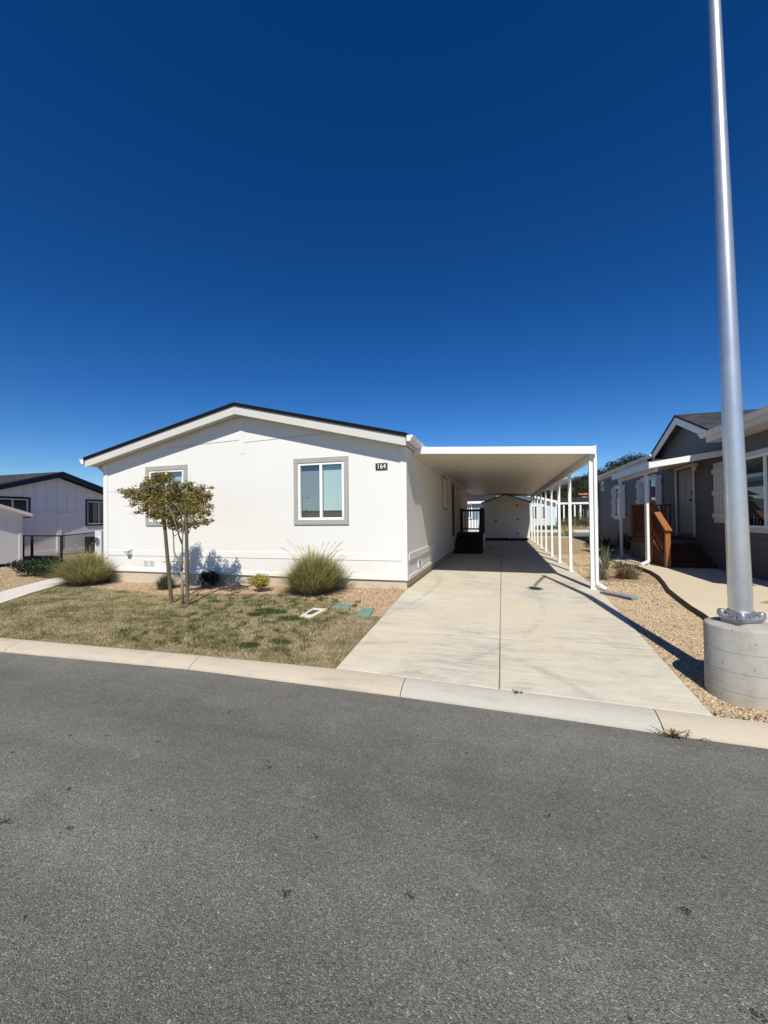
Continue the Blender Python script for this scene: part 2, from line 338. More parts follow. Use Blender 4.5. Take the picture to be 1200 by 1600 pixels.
# ------------------------------------------------------------------ mesh builder
WORLD = {}
def wloc(o): return WORLD.get(o.name, Vector((0, 0, 0)))
class MB:
    def __init__(s): s.v = []; s.f = []; s.m = []; s.mi = 0
    def add(s, vs, fs):
        n = len(s.v); s.v += [tuple(p) for p in vs]
        s.f += [tuple(n + i for i in f) for f in fs]; s.m += [s.mi] * len(fs); return s
    def quad(s, a, b, c, d): return s.add((a, b, c, d), ((0, 1, 2, 3),))
    def box(s, x0, x1, y0, y1, z0, z1):
        return s.add([(x, y, z) for x in (x0, x1) for y in (y0, y1) for z in (z0, z1)],
                     ((0, 1, 3, 2), (4, 6, 7, 5), (0, 4, 5, 1), (2, 3, 7, 6), (0, 2, 6, 4), (1, 5, 7, 3)))
    def beam(s, p, q, w, h, up=(0, 0, 1)):
        p, q = Vector(p), Vector(q); d = (q - p).normalized(); up = Vector(up)
        if abs(d.dot(up)) > .98: up = Vector((0, 1, 0))
        r = d.cross(up).normalized() * (w / 2); u = r.cross(d).normalized() * (h / 2)
        c = [(-1, -1), (1, -1), (1, 1), (-1, 1)]
        return s.add([p + r * a + u * b for a, b in c] + [q + r * a + u * b for a, b in c],
                     ((3, 2, 1, 0), (4, 5, 6, 7), (0, 1, 5, 4), (1, 2, 6, 5), (2, 3, 7, 6), (3, 0, 4, 7)))
    def prism(s, poly, ext):
        n = len(poly); e = Vector(ext); a = [Vector(p) for p in poly]
        return s.add(a + [p + e for p in a], [tuple(range(n))[::-1], tuple(range(n, 2 * n))] + [(i, (i + 1) % n, (i + 1) % n + n, i + n) for i in range(n)])
    def tube(s, path, rad, n=8, cap=True):
        path = [Vector(p) for p in path]; k = len(path)
        if not hasattr(rad, '__len__'): rad = [rad] * k
        vs = []
        for i, p in enumerate(path):
            d = (path[min(i + 1, k - 1)] - path[max(i - 1, 0)]).normalized()
            a = d.cross(Vector((0, 0, 1)))
            if a.length < .05: a = d.cross(Vector((1, 0, 0)))
            a.normalize(); b = a.cross(d)
            vs += [p + (a * math.cos(2 * math.pi * j / n) + b * math.sin(2 * math.pi * j / n)) * rad[i] for j in range(n)]
        fs = [(i * n + j, i * n + (j + 1) % n, (i + 1) * n + (j + 1) % n, (i + 1) * n + j) for i in range(k - 1) for j in range(n)]
        if cap: fs += [tuple(range(n))[::-1], tuple(range((k - 1) * n, k * n))]
        return s.add(vs, fs)
    def lathe(s, prof, c, n=32):
        vs = [(c[0] + r * math.cos(2 * math.pi * j / n), c[1] + r * math.sin(2 * math.pi * j / n), c[2] + z) for r, z in prof for j in range(n)]
        k = len(prof)
        fs = [(i * n + j, i * n + (j + 1) % n, (i + 1) * n + (j + 1) % n, (i + 1) * n + j) for i in range(k - 1) for j in range(n)]
        fs += [tuple(range(n))[::-1], tuple(range((k - 1) * n, k * n))]
        return s.add(vs, fs)
    def build(s, name, mat, parent=None, origin=None, smooth=False, recalc=True, bevel=0, **kw):
        me = bpy.data.meshes.new(name)
        o = bpy.data.objects.new(name, me); COL.objects.link(o)
        if parent is not None:
            o.parent = parent; org = wloc(parent)
        else:
            if origin is None and s.v:
                a = np.array(s.v); origin = Vector(((a[:, 0].min() + a[:, 0].max()) / 2, (a[:, 1].min() + a[:, 1].max()) / 2, a[:, 2].min()))
            org = Vector(origin or (0, 0, 0)); o.location = org
        WORLD[o.name] = org
        a = np.array(s.v, dtype=float) - np.array(org)
        me.from_pydata(a.tolist(), [], s.f)
        for mm in (mat if isinstance(mat, (list, tuple)) else [mat]): me.materials.append(mm)
        if isinstance(mat, (list, tuple)): me.polygons.foreach_set('material_index', s.m)
        if recalc:
            b = bmesh.new(); b.from_mesh(me); bmesh.ops.recalc_face_normals(b, faces=b.faces); b.to_mesh(me); b.free()
        if smooth:
            me.polygons.foreach_set('use_smooth', [True] * len(me.polygons))
            if smooth == 'auto':
                me.set_sharp_from_angle(angle=R(40))
        me.update()
        if bevel:
            bv = o.modifiers.new('bevel', 'BEVEL'); bv.width = bevel; bv.segments = 2; bv.limit_method = 'ANGLE'; bv.angle_limit = R(40)
        for k, v in kw.items(): o[k] = v
        return o
def tri_mesh(name, verts, tris, mat, parent=None, origin=(0, 0, 0), **kw):
    """fast mesh from numpy arrays of triangles"""
    me = bpy.data.meshes.new(name); n = len(verts); k = len(tris)
    o = bpy.data.objects.new(name, me); COL.objects.link(o)
    org = wloc(parent) if parent is not None else Vector(origin)
    if parent is not None: o.parent = parent
    else: o.location = org
    WORLD[o.name] = org
    v = np.asarray(verts, dtype=np.float32) - np.array(org, dtype=np.float32)
    me.vertices.add(n); me.vertices.foreach_set('co', v.ravel())
    me.loops.add(k * 3); me.loops.foreach_set('vertex_index', np.asarray(tris, dtype=np.int32).ravel())
    me.polygons.add(k); me.polygons.foreach_set('loop_start', np.arange(0, k * 3, 3, dtype=np.int32))
    me.update(calc_edges=True); me.materials.append(mat)
    for kk, vv in kw.items(): o[kk] = vv
    return o
def thing(name, loc, label, cat, group=None):
    o = bpy.data.objects.new(name, None); COL.objects.link(o); o.location = loc
    o.empty_display_size = .2
    o['label'] = label; o['category'] = cat
    if group: o['group'] = group
    WORLD[o.name] = Vector(loc); return o
def tag(o, label, cat, group=None):
    o['label'] = label; o['category'] = cat
    if group: o['group'] = group
    return o
def copy_tree(o, loc, label, parent=None):
    c = o.copy(); COL.objects.link(c)
    if parent is None: c.location = loc; c['label'] = label; WORLD[c.name] = Vector(loc)
    else: c.parent = parent
    for ch in [x for x in bpy.data.objects if x.parent == o]: copy_tree(ch, None, None, c)
    return c

def wall_panel(mb, O, u, w, zr, holes, depth, inward):
    """vertical wall face from O along unit u, width w, z from zr[0]..zr[1]; rectangular holes (u0,u1,z0,z1) with reveals"""
    O, u, inward = Vector(O), Vector(u), Vector(inward)
    us = sorted({0, w, *[h[0] for h in holes], *[h[1] for h in holes]}); zs = sorted({zr[0], zr[1], *[h[2] for h in holes], *[h[3] for h in holes]})
    P = lambda a, z: Vector((O.x + u.x * a, O.y + u.y * a, z))
    for a, b in zip(us, us[1:]):
        for c, d in zip(zs, zs[1:]):
            if any(h[0] - 1e-6 <= a and b <= h[1] + 1e-6 and h[2] - 1e-6 <= c and d <= h[3] + 1e-6 for h in holes): continue
            mb.quad(P(a, c), P(b, c), P(b, d), P(a, d))
    for h in holes:
        q = [P(h[0], h[2]), P(h[1], h[2]), P(h[1], h[3]), P(h[0], h[3])]
        for i in range(4):
            a, b = q[i], q[(i + 1) % 4]; mb.quad(a, b, b + inward * depth, a + inward * depth)
        mb.quad(*[p + inward * depth for p in q])

def window(parent, O, u, out, w, z0, z1, trim=.1, trim_mat='taupe_trim', frame=.045, blind=None, blind_cut=0, panes=2, glassm='glass', label=None, sill=False):
    """window set in a wall hole. O bottom-left point (z ignored), u along wall, out = outward unit"""
    O, u, out = Vector((O[0], O[1], 0)), Vector(u), Vector(out)
    P = lambda a, z, d: O + u * a + Vector((0, 0, z)) + out * d
    def bar(mb, a0, a1, c0, c1, d0, d1):
        mb.add([P(a, c, d) for a in (a0, a1) for d in (d0, d1) for c in (c0, c1)],
               ((0, 1, 3, 2), (4, 6, 7, 5), (0, 4, 5, 1), (2, 3, 7, 6), (0, 2, 6, 4), (1, 5, 7, 3)))
    root = MB()
    if trim:
        bar(root, -trim, w + trim, z1, z1 + trim, -.01, .026)
        bar(root, -trim, w + trim, z0 - trim, z0, -.01, .026)
        bar(root, -trim, 0, z0, z1, -.01, .024); bar(root, w, w + trim, z0, z1, -.01, .024)
        win = root.build('window', M[trim_mat], parent)
    fr = MB(); f = frame
    bar(fr, 0, w, z1 - f, z1, -.05, .012); bar(fr, 0, w, z0, z0 + f, -.05, .014)
    bar(fr, 0, f, z0 + f, z1 - f, -.05, .012); bar(fr, w - f, w, z0 + f, z1 - f, -.05, .012)
    for i in range(1, panes): bar(fr, w * i / panes - f * .55, w * i / panes + f * .55, z0 + f, z1 - f, -.045, .009)
    if trim: fr.build('frame', M['vinyl'] if trim_mat != 'navy' else M['grey_trim'], win)
    else: win = fr.build('window', M['vinyl'], parent)
    g = MB()
    for i in range(panes):
        a0 = w * i / panes + (f if i == 0 else f * .55); a1 = w * (i + 1) / panes - (f if i == panes - 1 else f * .55)
        q = [P(a0, z0 + f, -.03), P(a1, z0 + f, -.03), P(a1, z1 - f, -.03), P(a0, z1 - f, -.03)]
        g.quad(*(q if u.cross(Vector((0, 0, 1))).dot(out) > 0 else q[::-1]))
    g.build('pane', M[glassm], win, recalc=False)
    g = MB(); g.quad(P(.002, z0 + .002, -.112), P(w - .002, z0 + .002, -.112), P(w - .002, z1 - .002, -.112), P(.002, z1 - .002, -.112)); g.build('interior', M['dark'], win, recalc=False)
    if blind:
        for i in range(panes):
            bl = MB(); bm = blind[i % len(blind)]
            if bm is None: continue
            a0 = w * i / panes + .02; a1 = w * (i + 1) / panes - .02
            zb = z0 + blind_cut * (z1 - z0)
            bar(bl, a0, a1, zb, z1 - .02, -.085, -.078)
            bl.build('blind', M[bm], win)
    if label: win['label'] = label
    return win

# ------------------------------------------------------------------ setting: ground, road, kerb, slabs
def grid_sheet(xs, ys, fz):
    mb = MB(); nx = len(xs)
    mb.v = [(x, y, fz(x, y)) for y in ys for x in xs]
    mb.f = [(j * nx + i, j * nx + i + 1, (j + 1) * nx + i + 1, (j + 1) * nx + i) for j in range(len(ys) - 1) for i in range(nx - 1)]
    mb.m = [0] * len(mb.f); return mb
xs = [-3000, -800, -200, -80, -40, -25] + [-20 + .5 * i for i in range(81)] + [25, 40, 80, 200, 800, 3000]
ys = [-3000, -400, -60, -15, -2, 2.5, 3.2, 3.65, 3.75, 3.85, 3.95] + [4.05 + .167 * i for i in range(21)] + [8, 9, 11, 14, 18, 22, 25, 27, 34, 40, 60, 120, 400, 1500, 3500]
def gz(x, y):
    z = hz(x, y)
    if y < lerp(KB, x) + .02: z = -.45
    if y > 9: z += .02 * noise.noise((x * .4, y * .4, 0))* min(1, (y - 9) / 4) - .01
    return z
o = grid_sheet(xs, ys, gz).build('ground', M['gravel'], origin=(0, 0, 0), recalc=False, smooth=True); o['kind'] = 'structure'
o = MB().add([(-400, -14, -.365), (400, -14, -.365), (400, 3.9, -.365), (-400, 3.9, -.365)], ((0, 1, 2, 3),)).build('road', M['asphalt'], origin=(0, 0, 0), recalc=False); o['kind'] = 'structure'

def debris(name, spots, mat, size, flat, seed):
    rg = random.Random(seed); mb = MB()
    for px_, py_, r_ in spots:
        c = PZ(px_, py_, -.365); rr = r_ / 630 * (c - CAM).dot(Fv) * 1.0
        for _ in range(int(8 + r_ * 2.2)):
            a = rg.uniform(0, 6.28); d = rr * abs(rg.gauss(0, .6)) * (1.6 if rg.random() < .15 else 1)
            x, y = c.x + math.cos(a) * d, c.y + math.sin(a) * d * .8
            w_ = rg.uniform(*size) * rr; n_ = rg.randint(5, 7); z = -.3635 + rg.random() * flat; b0 = rg.uniform(0, 6.28)
            ring = [(x + math.cos(b0 + 6.28 * k / n_) * w_ * rg.uniform(.45, 1.3), y + math.sin(b0 + 6.28 * k / n_) * w_ * rg.uniform(.45, 1.3), z) for k in range(n_)]
            mb.add(ring + [(x, y, z + flat)], [(k, (k + 1) % n_, n_) for k in range(n_)])
    o = mb.build(name, mat, origin=(0, 0, 0), recalc=False); o['kind'] = 'stuff'; return o
debris('road_debris', [(8, 1285, 9), (108, 1295, 6), (107, 1233, 5), (237, 1267, 4), (419, 1190, 4), (423, 1200, 6), (494, 1309, 7), (445, 1397, 11), (39, 1433, 6), (110, 1149, 5), (246, 1159, 4), (358, 1113, 4), (166, 1150, 3), (20, 1176, 3), (342, 1171, 3), (858, 1275, 7), (640, 1401, 8), (1102, 1341, 5), (1073, 1426, 9), (1180, 1585, 12), (985, 1594, 7), (780, 1470, 5), (653, 1150, 3), (730, 1177, 3), (695, 1172, 2), (320, 1062, 2), (1172, 1300, 3)], M['tar'], (.10, .26), .003, 3)
debris('road_scuffs', [(112, 1071, 5), (122, 1067, 5), (133, 1063, 6), (146, 1060, 6), (158, 1058, 5), (150, 1066, 5), (138, 1069, 5), (125, 1076, 5), (110, 1094, 4), (122, 1096, 5), (138, 1095, 5), (200, 1074, 5), (212, 1071, 5), (268, 1250, 7), (385, 1362, 6), (391, 1356, 4), (1102, 1507, 9), (1095, 1496, 6), (963, 1430, 7), (788, 1492, 6), (933, 1456, 6), (1000, 1360, 6), (560, 1180, 5), (830, 1320, 5), (25, 1347, 6), (300, 1410, 6)], M['scuff'], (.05, .14), .0012, 5)

def kerb():
    js = [-14, -10.3, PZ(18, 1008, -.3).x, PZ(300, 1035, -.3).x, PZ(627, 1075, -.3).x, PZ(1033, 1128, -.3).x, 4.2, 7.2, 11, 16, 24, 40, 60]
    js = [-60, -40, -24, -18] + js
    mb = MB()
    for k, (a, b) in enumerate(zip(js, js[1:])):
        mb.mi = 1 if k >= 8 and k < 9 else 0
        n = max(2, int((b - a) / .4)); rows = []
        for i in range(n + 1):
            x = a + .004 + (b - a - .008) * i / n
            yb, yf = lerp(KB, x) + .012, lerp(KF, x)
            w = .006 * noise.noise((x * 1.3, 1, 0))
            rows.append([(x, yb, -.46), (x, yb, -.276), (x, yb - .05, -.275), (x, yb - (yb - yf) * .45, -.288 + w * .3), (x, yf + .045, -.318), (x, yf + .012 + w, -.343), (x, yf + w, -.36), (x, yf + w, -.46)])
        m = len(rows[0]); vs = [p for r in rows for p in r]
        fs = [(i * m + j, i * m + (j + 1) % m, (i + 1) * m + (j + 1) % m, (i + 1) * m + j) for i in range(n) for j in range(m)]
        fs += [tuple(range(m))[::-1], tuple(range(n * m, (n + 1) * m))]
        mb.add(vs, fs)
    o = mb.build('kerb', [M['kerb_warm'], M['kerb_grey']], origin=(0, 0, 0), smooth='auto'); o['kind'] = 'structure'
    jf = MB().add([(-60, 2.8, -.40), (60, 2.8, -.40), (60, 3.0, -.40), (-60, 3.0, -.40)], ((0, 1, 2, 3),))
kerb()

def slab(mb, x0, x1, y0, y1, lift=.012, n=8, edge=.007):
    """concrete slab following the driveway slope, with arrised edges"""
    f0 = (lambda x: lerp(KB, x) + .02) if y0 is None else (lambda x: y0)
    xs_ = [x0, x0 + edge] + [x0 + edge + (x1 - x0 - 2 * edge) * i / 6 for i in range(1, 6)] + [x1 - edge, x1]
    ts = [0, .006] + [i / n for i in range(1, n)] + [.994, 1]
    nx = len(xs_); vs = []
    for j, t in enumerate(ts):
        for i, x in enumerate(xs_):
            y = f0(x) + (y1 - f0(x)) * t
            tt = min(1, max(0, (y - 3.95) / (7.4 - 3.95)))
            z = -.285 + .285 * tt + lift
            if i in (0, nx - 1) or j in (0, len(ts) - 1): z -= .004
            vs.append((x, y, z))
    fs = [(j * nx + i, j * nx + i + 1, (j + 1) * nx + i + 1, (j + 1) * nx + i) for j in range(len(ts) - 1) for i in range(nx - 1)]
    bd = list(range(nx)) + [j * nx + nx - 1 for j in range(1, len(ts))] + [(len(ts) - 1) * nx + i for i in range(nx - 2, -1, -1)] + [j * nx for j in range(len(ts) - 2, 0, -1)]
    nb = len(vs); vs += [(vs[i][0], vs[i][1], vs[i][2] - .1) for i in bd]; L = len(bd)
    fs += [(bd[(i + 1) % L], bd[i], nb + i, nb + (i + 1) % L) for i in range(L)]
    mb.add(vs, fs)
def circ(p, q, r):
    ax, ay, bx, by, cx, cy = p.x, p.y, q.x, q.y, r.x, r.y
    d = 2 * (ax * (by - cy) + bx * (cy - ay) + cx * (ay - by))
    ux = ((ax * ax + ay * ay) * (by - cy) + (bx * bx + by * by) * (cy - ay) + (cx * cx + cy * cy) * (ay - by)) / d
    uy = ((ax * ax + ay * ay) * (cx - bx) + (bx * bx + by * by) * (ax - cx) + (cx * cx + cy * cy) * (bx - ax)) / d
    return ux, uy, math.hypot(ax - ux, ay - uy)
A1 = circ(PG(700, 1040), PG(790, 1010), PG(848, 955)); A2 = circ(PG(560, 1008), PG(640, 1005), PG(800, 1032)); A3 = circ(PG(620, 955), PG(650, 940), PG(668, 928))
add_arcs(M['concrete'], [(x, y - 7, r, w, k) for (x, y, r), w, k in ((A1, .07, .42), (A2, .08, .38), (A3, .07, .45))], (.15, .14, .12))
dr = MB()
CX = -.055
slab(dr, -1.745, CX - .006, None, 5.25); slab(dr, CX + .006, 1.60, None, 5.22)
slab(dr, -1.735, CX - .006, 5.256, 7.42); slab(dr, CX + .006, 1.60, 5.226, 7.66)
slab(dr, HR + .01, CX - .006, 7.426, 10.6); slab(dr, CX + .006, 1.625, 7.666, 10.6)
for a, b in ((10.606, 14.2), (14.206, 18.0), (18.006, 21.6), (21.606, 25)):
    slab(dr, HR + .01, CX - .006, a, b); slab(dr, CX + .006, 1.625, a, b)
o = dr.build('driveway', M['concrete'], origin=(0, 7, 0), recalc=False); o['kind'] = 'structure'
jb = MB()
jb.add([(CX - .02, 3.94, -.283), (CX + .02, 3.94, -.283), (CX + .02, 7.4, .0), (CX - .02, 7.4, .0), (CX + .02, 25, .004), (CX - .02, 25, .004)], ((0, 1, 2, 3), (3, 2, 4, 5)))
o = jb.build('driveway_joint', M['joint'], origin=(0, 7, 0), recalc=False); o['kind'] = 'structure'

def poly_sheet(name, pts, mat, lift, thick=.08):
    """flat paving that follows the ground: outline pts (x,y)"""
    b = bmesh.new(); vs = [b.verts.new((x, y, 0)) for x, y in pts]; f = b.faces.new(vs)
    r = bmesh.ops.extrude_face_region(b, geom=[f]); top = [e for e in r['geom'] if isinstance(e, bmesh.types.BMVert)]
    for v in b.verts: v.co.z = hz(v.co.x, v.co.y) + lift - (thick if v not in top else 0)
    bmesh.ops.triangulate(b, faces=b.faces); bmesh.ops.recalc_face_normals(b, faces=b.faces)
    me = bpy.data.meshes.new(name); b.to_mesh(me); b.free(); me.materials.append(mat)
    o = bpy.data.objects.new(name, me); COL.objects.link(o); o['kind'] = 'structure'; return o
# pale path on the left
pl = [PG(-260, 1010), PG(-60, 965), PG(0, 945), PG(50, 928), PG(95, 915), PG(135, 905), PG(110, 899), PG(60, 911), PG(0, 927), PG(-80, 948), PG(-260, 985)]
kb_y = lambda x: lerp(KB, x) + .02
def clip_kerb(p, q):                          # end the path at the back of the kerb
    if p.y >= kb_y(p.x): return (p.x, p.y)
    for i in range(101):
        r = p.lerp(q, i / 100)
        if r.y >= kb_y(r.x): return (r.x, r.y)
    return (q.x, q.y)
pl_xy = [clip_kerb(pl[0], pl[1])] + [(p.x, max(p.y, kb_y(p.x))) for p in pl[1:-1]] + [clip_kerb(pl[-1], pl[-2])]
poly_sheet('footpath', pl_xy, M['path_white'], .03)
# tan walk to the grey house's porch
wl_px = [(975, 884), (990, 887), (1003, 891), (1018, 897), (1030, 905), (1038, 915), (1045, 926), (1060, 938), (1080, 949), (1098, 957), (1125, 972), (1165, 990), (1260, 1015)]
wl = [PZ(x, y, 0.0) for x, y in wl_px]
wr = [(7.0, 5.0), (7.0, 9.6), (4.86, 9.6), (4.86, 15.0)]
PATH_L = [(p.x, p.y) for p in wl]
poly_sheet('walkway', PATH_L + wr + [(wl[0].x, 15.0)], M['path_tan'], .03)
ed = MB(); pe = [(x - .012, y - .02) for x, y in PATH_L]
for (a, b_), (c, d) in zip(pe, pe[1:]): ed.beam((a, b_, hz(a, b_) + .02), (c, d, hz(c, d) + .02), .03, .10)
tag(ed.build('garden_edging', M['black_plastic']), 'black curved garden edging along the tan walk beside the gravel', 'edging')

# second street behind, with kerbs and pavement
def strip(name, y0, y1, z, mat, x0=-90, x1=120, th=.1, tilt=.0):
    o = MB().add([(x, y + tilt * x, zz) for x in (x0, x1) for y in (y0, y1) for zz in (z - th, z)],
                 ((0, 1, 3, 2), (4, 6, 7, 5), (0, 4, 5, 1), (2, 3, 7, 6), (0, 2, 6, 4), (1, 5, 7, 3))).build(name, mat, origin=(0, y0, 0)); o['kind'] = 'structure'
strip('back_road', 26.6, 33.0, .015, M['asphalt']); strip('back_kerb', 26.2, 26.6, .05, M['kerb_warm']); strip('back_kerb', 33.0, 33.4, .06, M['kerb_warm'])
strip('back_pavement', 35.4, 38.2, .05, M['path_white'])

# ------------------------------------------------------------------ lawn, bed, gravel stuff
def lawn_front(x): return lerp(KB, x) + .03
def bed_line(x):                              # lawn meets the planting bed
    return 6.55 - .12 * math.sin(x * 1.7) + .06 * math.sin(x * 4.1) + .06 * smooth((-x - 6) / 3) - .75 * smooth((x + 3.0) / 1.2)
PATHX = sorted((p.y, p.x) for p in [PG(-260, 1010), PG(-60, 965), PG(0, 945), PG(50, 928), PG(95, 915), PG(135, 905)])
def path_x(y): return lerp(PATHX, y)
def in_lawn(x, y):
    if x > -1.765 or y < lawn_front(x): return False
    if y > bed_line(x): return False
    if x < path_x(y) + .03: return False
    return True
ls = MB(); ly = [3.0 + .12 * i for i in range(33)]; NXL = 44
for a, b in zip(ly, ly[1:]):
    x0a, x0b = path_x(a) + .02, path_x(b) + .02
    for k in range(NXL):
        q = []
        for x0_, y, kk in ((x0a, a, k), (x0a, a, k + 1), (x0b, b, k + 1), (x0b, b, k)):
            x = x0_ + (-1.755 - x0_) * kk / NXL; y = min(max(y, lerp(KB, x) + .015), bed_line(x)); q.append((x, y, hz(x, y) + .006))
        if abs(q[0][1] - q[3][1]) < 1e-4 and abs(q[1][1] - q[2][1]) < 1e-4: continue
        ls.quad(*q)
o = ls.build('lawn_ground', M['soil'], origin=(0, 0, 0), recalc=False); o['kind'] = 'structure'

BOXES = [(PG(465, 966), PG(484, 967), PG(512, 953), PG(490, 951)), (PG(519, 950), PG(543, 953), PG(552, 946.5), PG(528, 944)), (PG(555, 963), PG(577, 964.5), PG(585, 951.5), PG(566, 951))]
def in_box(x, y):
    for q in BOXES:
        xa = [p.x for p in q]; ya = [p.y for p in q]
        if min(xa) - .01 < x < max(xa) + .01 and min(ya) - .01 < y < max(ya) + .01: return True
    return False
LUSH = [(PG(420, 957), .34, .13), (PG(455, 968), .26, .10), (PG(400, 962), .15, .09), (PG(437, 1005), .20, .1), (PG(390, 1010), .16, .10)]
def lush_w(x, y):
    w = 0
    for p, a, b in LUSH: w = max(w, 1 - ((x - p.x) / a) ** 2 - ((y - p.y) / b) ** 2)
    return w
def blades(name, N, x0, x1, y0, y1, test, hh, ww, mat, **kw):
    P = []
    while len(P) < N:
        xs_ = rng.uniform(x0, x1, 4000); ys_ = rng.uniform(y0, y1, 4000)
        for x, y in zip(xs_, ys_):
            if test(x, y): P.append((x, y, hz(x, y)))
            if len(P) >= N: break
    P = np.array(P); n = len(P)
    a = rng.uniform(0, 2 * np.pi, n); h = rng.uniform(*hh, n); w = rng.uniform(*ww, n)
    lean = rng.normal(0, .6, (n, 2)) * h[:, None]
    d = np.stack([np.cos(a), np.sin(a)], 1) * (w / 2)[:, None]
    v = np.empty((n, 3, 3)); v[:, 0, :2] = P[:, :2] - d; v[:, 1, :2] = P[:, :2] + d; v[:, :2, 2] = P[:, None, 2]
    v[:, 2, :2] = P[:, :2] + lean; v[:, 2, 2] = P[:, 2] + h
    return tri_mesh(name, v.reshape(-1, 3), np.arange(n * 3).reshape(-1, 3), mat, **kw)
def lawn_test(x, y):
    if not in_lawn(x, y) or in_box(x, y): return False
    if y > bed_line(x) - .22 and random.random() > (bed_line(x) - y) / .22: return False
    return noise.noise((x * 2.2, y * 3, 4)) + .5 * noise.noise((x * 9, y * 9, 2)) > -.25 or random.random() < .3
blades('lawn_grass', 170000, -13, -1.76, 3.85, 7.0, lawn_test, (.012, .04), (.005, .012), M['lawn'], kind='stuff')
blades('lawn_grass', 15000, -5.3, -2.3, 4.2, 6.6, lambda x, y: lush_w(x, y) + .6 * noise.noise((x * 7, y * 7, 1)) > random.random() * .9 and not in_box(x, y), (.02, .06), (.005, .011), M['lush'], kind='stuff')

def stones(name, N, x0, x1, y0, y1, test, size, mat, flat=.6, lift=.0, **kw):
    P = []
    while len(P) < N:
        xs_ = rng.uniform(x0, x1, 4000); ys_ = rng.uniform(y0, y1, 4000)
        for x, y in zip(xs_, ys_):
            if test(x, y): P.append((x, y, gz(x, y) + lift))
            if len(P) >= N: break
    P = np.array(P); n = len(P)
    oc = np.array([(1, 0, 0), (-1, 0, 0), (0, 1, 0), (0, -1, 0), (0, 0, 1), (0, 0, -1)], float)
    s = (rng.uniform(*size, n) * rng.uniform(.5, 1, n))[:, None, None] * rng.uniform(.6, 1.2, (n, 6, 1))
    v = oc[None] * s; v[:, :, 2] *= flat
    a = rng.uniform(0, 6.28, n); ca, sa = np.cos(a)[:, None], np.sin(a)[:, None]
    vx = v[:, :, 0] * ca - v[:, :, 1] * sa; vy = v[:, :, 0] * sa + v[:, :, 1] * ca
    tl = rng.normal(0, .35, n)[:, None]; v = np.stack([vx, vy, v[:, :, 2] + vx * tl], 2) + P[:, None]
    t = np.array([(0, 2, 4), (2, 1, 4), (1, 3, 4), (3, 0, 4), (2, 0, 5), (1, 2, 5), (3, 1, 5), (0, 3, 5)])
    tr = (np.arange(n) * 6)[:, None, None] + t[None]
    return tri_mesh(name, v.reshape(-1, 3), tr.reshape(-1, 3), mat, **kw)
def walk_x(y):
    pts = sorted((b, a) for a, b in PATH_L); return lerp(pts, y)
def gravel_test(x, y):
    if y < lerp(KB, x) + .02: return False
    if (x - 1.998) ** 2 + (y - 4.30) ** 2 < .255 ** 2: return False
    return 1.61 < x < walk_x(y) - .03
stones('gravel', 52000, 1.6, 5.5, 3.8, 8.5, gravel_test, (.005, .014), M['pebble'], kind='stuff')
stones('gravel', 14000, 1.6, 4.5, 8.5, 16, gravel_test, (.012, .026), M['pebble'], kind='stuff')
def bed_test(x, y):
    return x < -1.77 and y < Y0 - .01 and y > bed_line(x) - .28 and (y > bed_line(x) - .05 or random.random() < .35) and (x > -9.2) and not in_box(x, y)
stones('bark_chips', 16000, -9.3, -1.77, 5.3, 7.32, bed_test, (.008, .022), M['mulch'], flat=.4, kind='stuff')
stones('gravel', 9000, -20, -8.6, 5.5, 11.0, lambda x, y: x < path_x(y) - .95, (.012, .028), M['pebble'], kind='stuff')

blades('leaf_litter', 2600, 1.62, 5, 3.9, 14, lambda x, y: 1.61 < x < walk_x(y) - .03 and noise.noise((x * 2, y * 2, 7)) > -.1, (.004, .02), (.008, .03), M['litter'], kind='stuff')
blades('leaf_litter', 1500, -9.2, -1.8, 5.6, 7.3, lambda x, y: y < Y0 - .02 and y > bed_line(x) - .2, (.004, .02), (.008, .03), M['litter'], kind='stuff')
# ------------------------------------------------------------------ plants
def leaf_cloud(name, blobs, N, size, mat, parent=None, squash=1., shell=.35, up=.3, origin=None, **kw):
    """leaf faces (folded rhombs, each an island) spread through blobs (centre, radii)"""
    ws = np.array([max(b[1]) ** 2 for b in blobs]); ws = ws / ws.sum()
    idx = rng.choice(len(blobs), N, p=ws)
    C_ = np.array([tuple(b[0]) for b in blobs])[idx]; Rr = np.array([tuple(b[1]) for b in blobs])[idx]
    d = rng.normal(size=(N, 3)); d /= np.linalg.norm(d, axis=1)[:, None]
    r = rng.uniform(shell, 1.08, N) ** .6
    P = C_ + d * r[:, None] * Rr
    nrm = d * .6 + rng.normal(0, .6, (N, 3)); nrm[:, 2] += up; nrm /= np.linalg.norm(nrm, axis=1)[:, None]
    t = np.cross(nrm, rng.normal(size=(N, 3))); t /= np.linalg.norm(t, axis=1)[:, None]; b = np.cross(nrm, t)
    L = rng.uniform(size * .6, size * 1.3, N)[:, None]; W = L * rng.uniform(.35, .6, (N, 1))
    v = np.stack([P - t * L * .5, P + b * W * .5 + nrm * W * .2, P + t * L * .5, P - b * W * .5 + nrm * W * .2], 1)
    tr = (np.arange(N) * 4)[:, None, None] + np.array([(0, 1, 2), (0, 2, 3)])[None]
    return tri_mesh(name, v.reshape(-1, 3), tr.reshape(-1, 3), mat, parent, origin or (0, 0, 0), **kw)
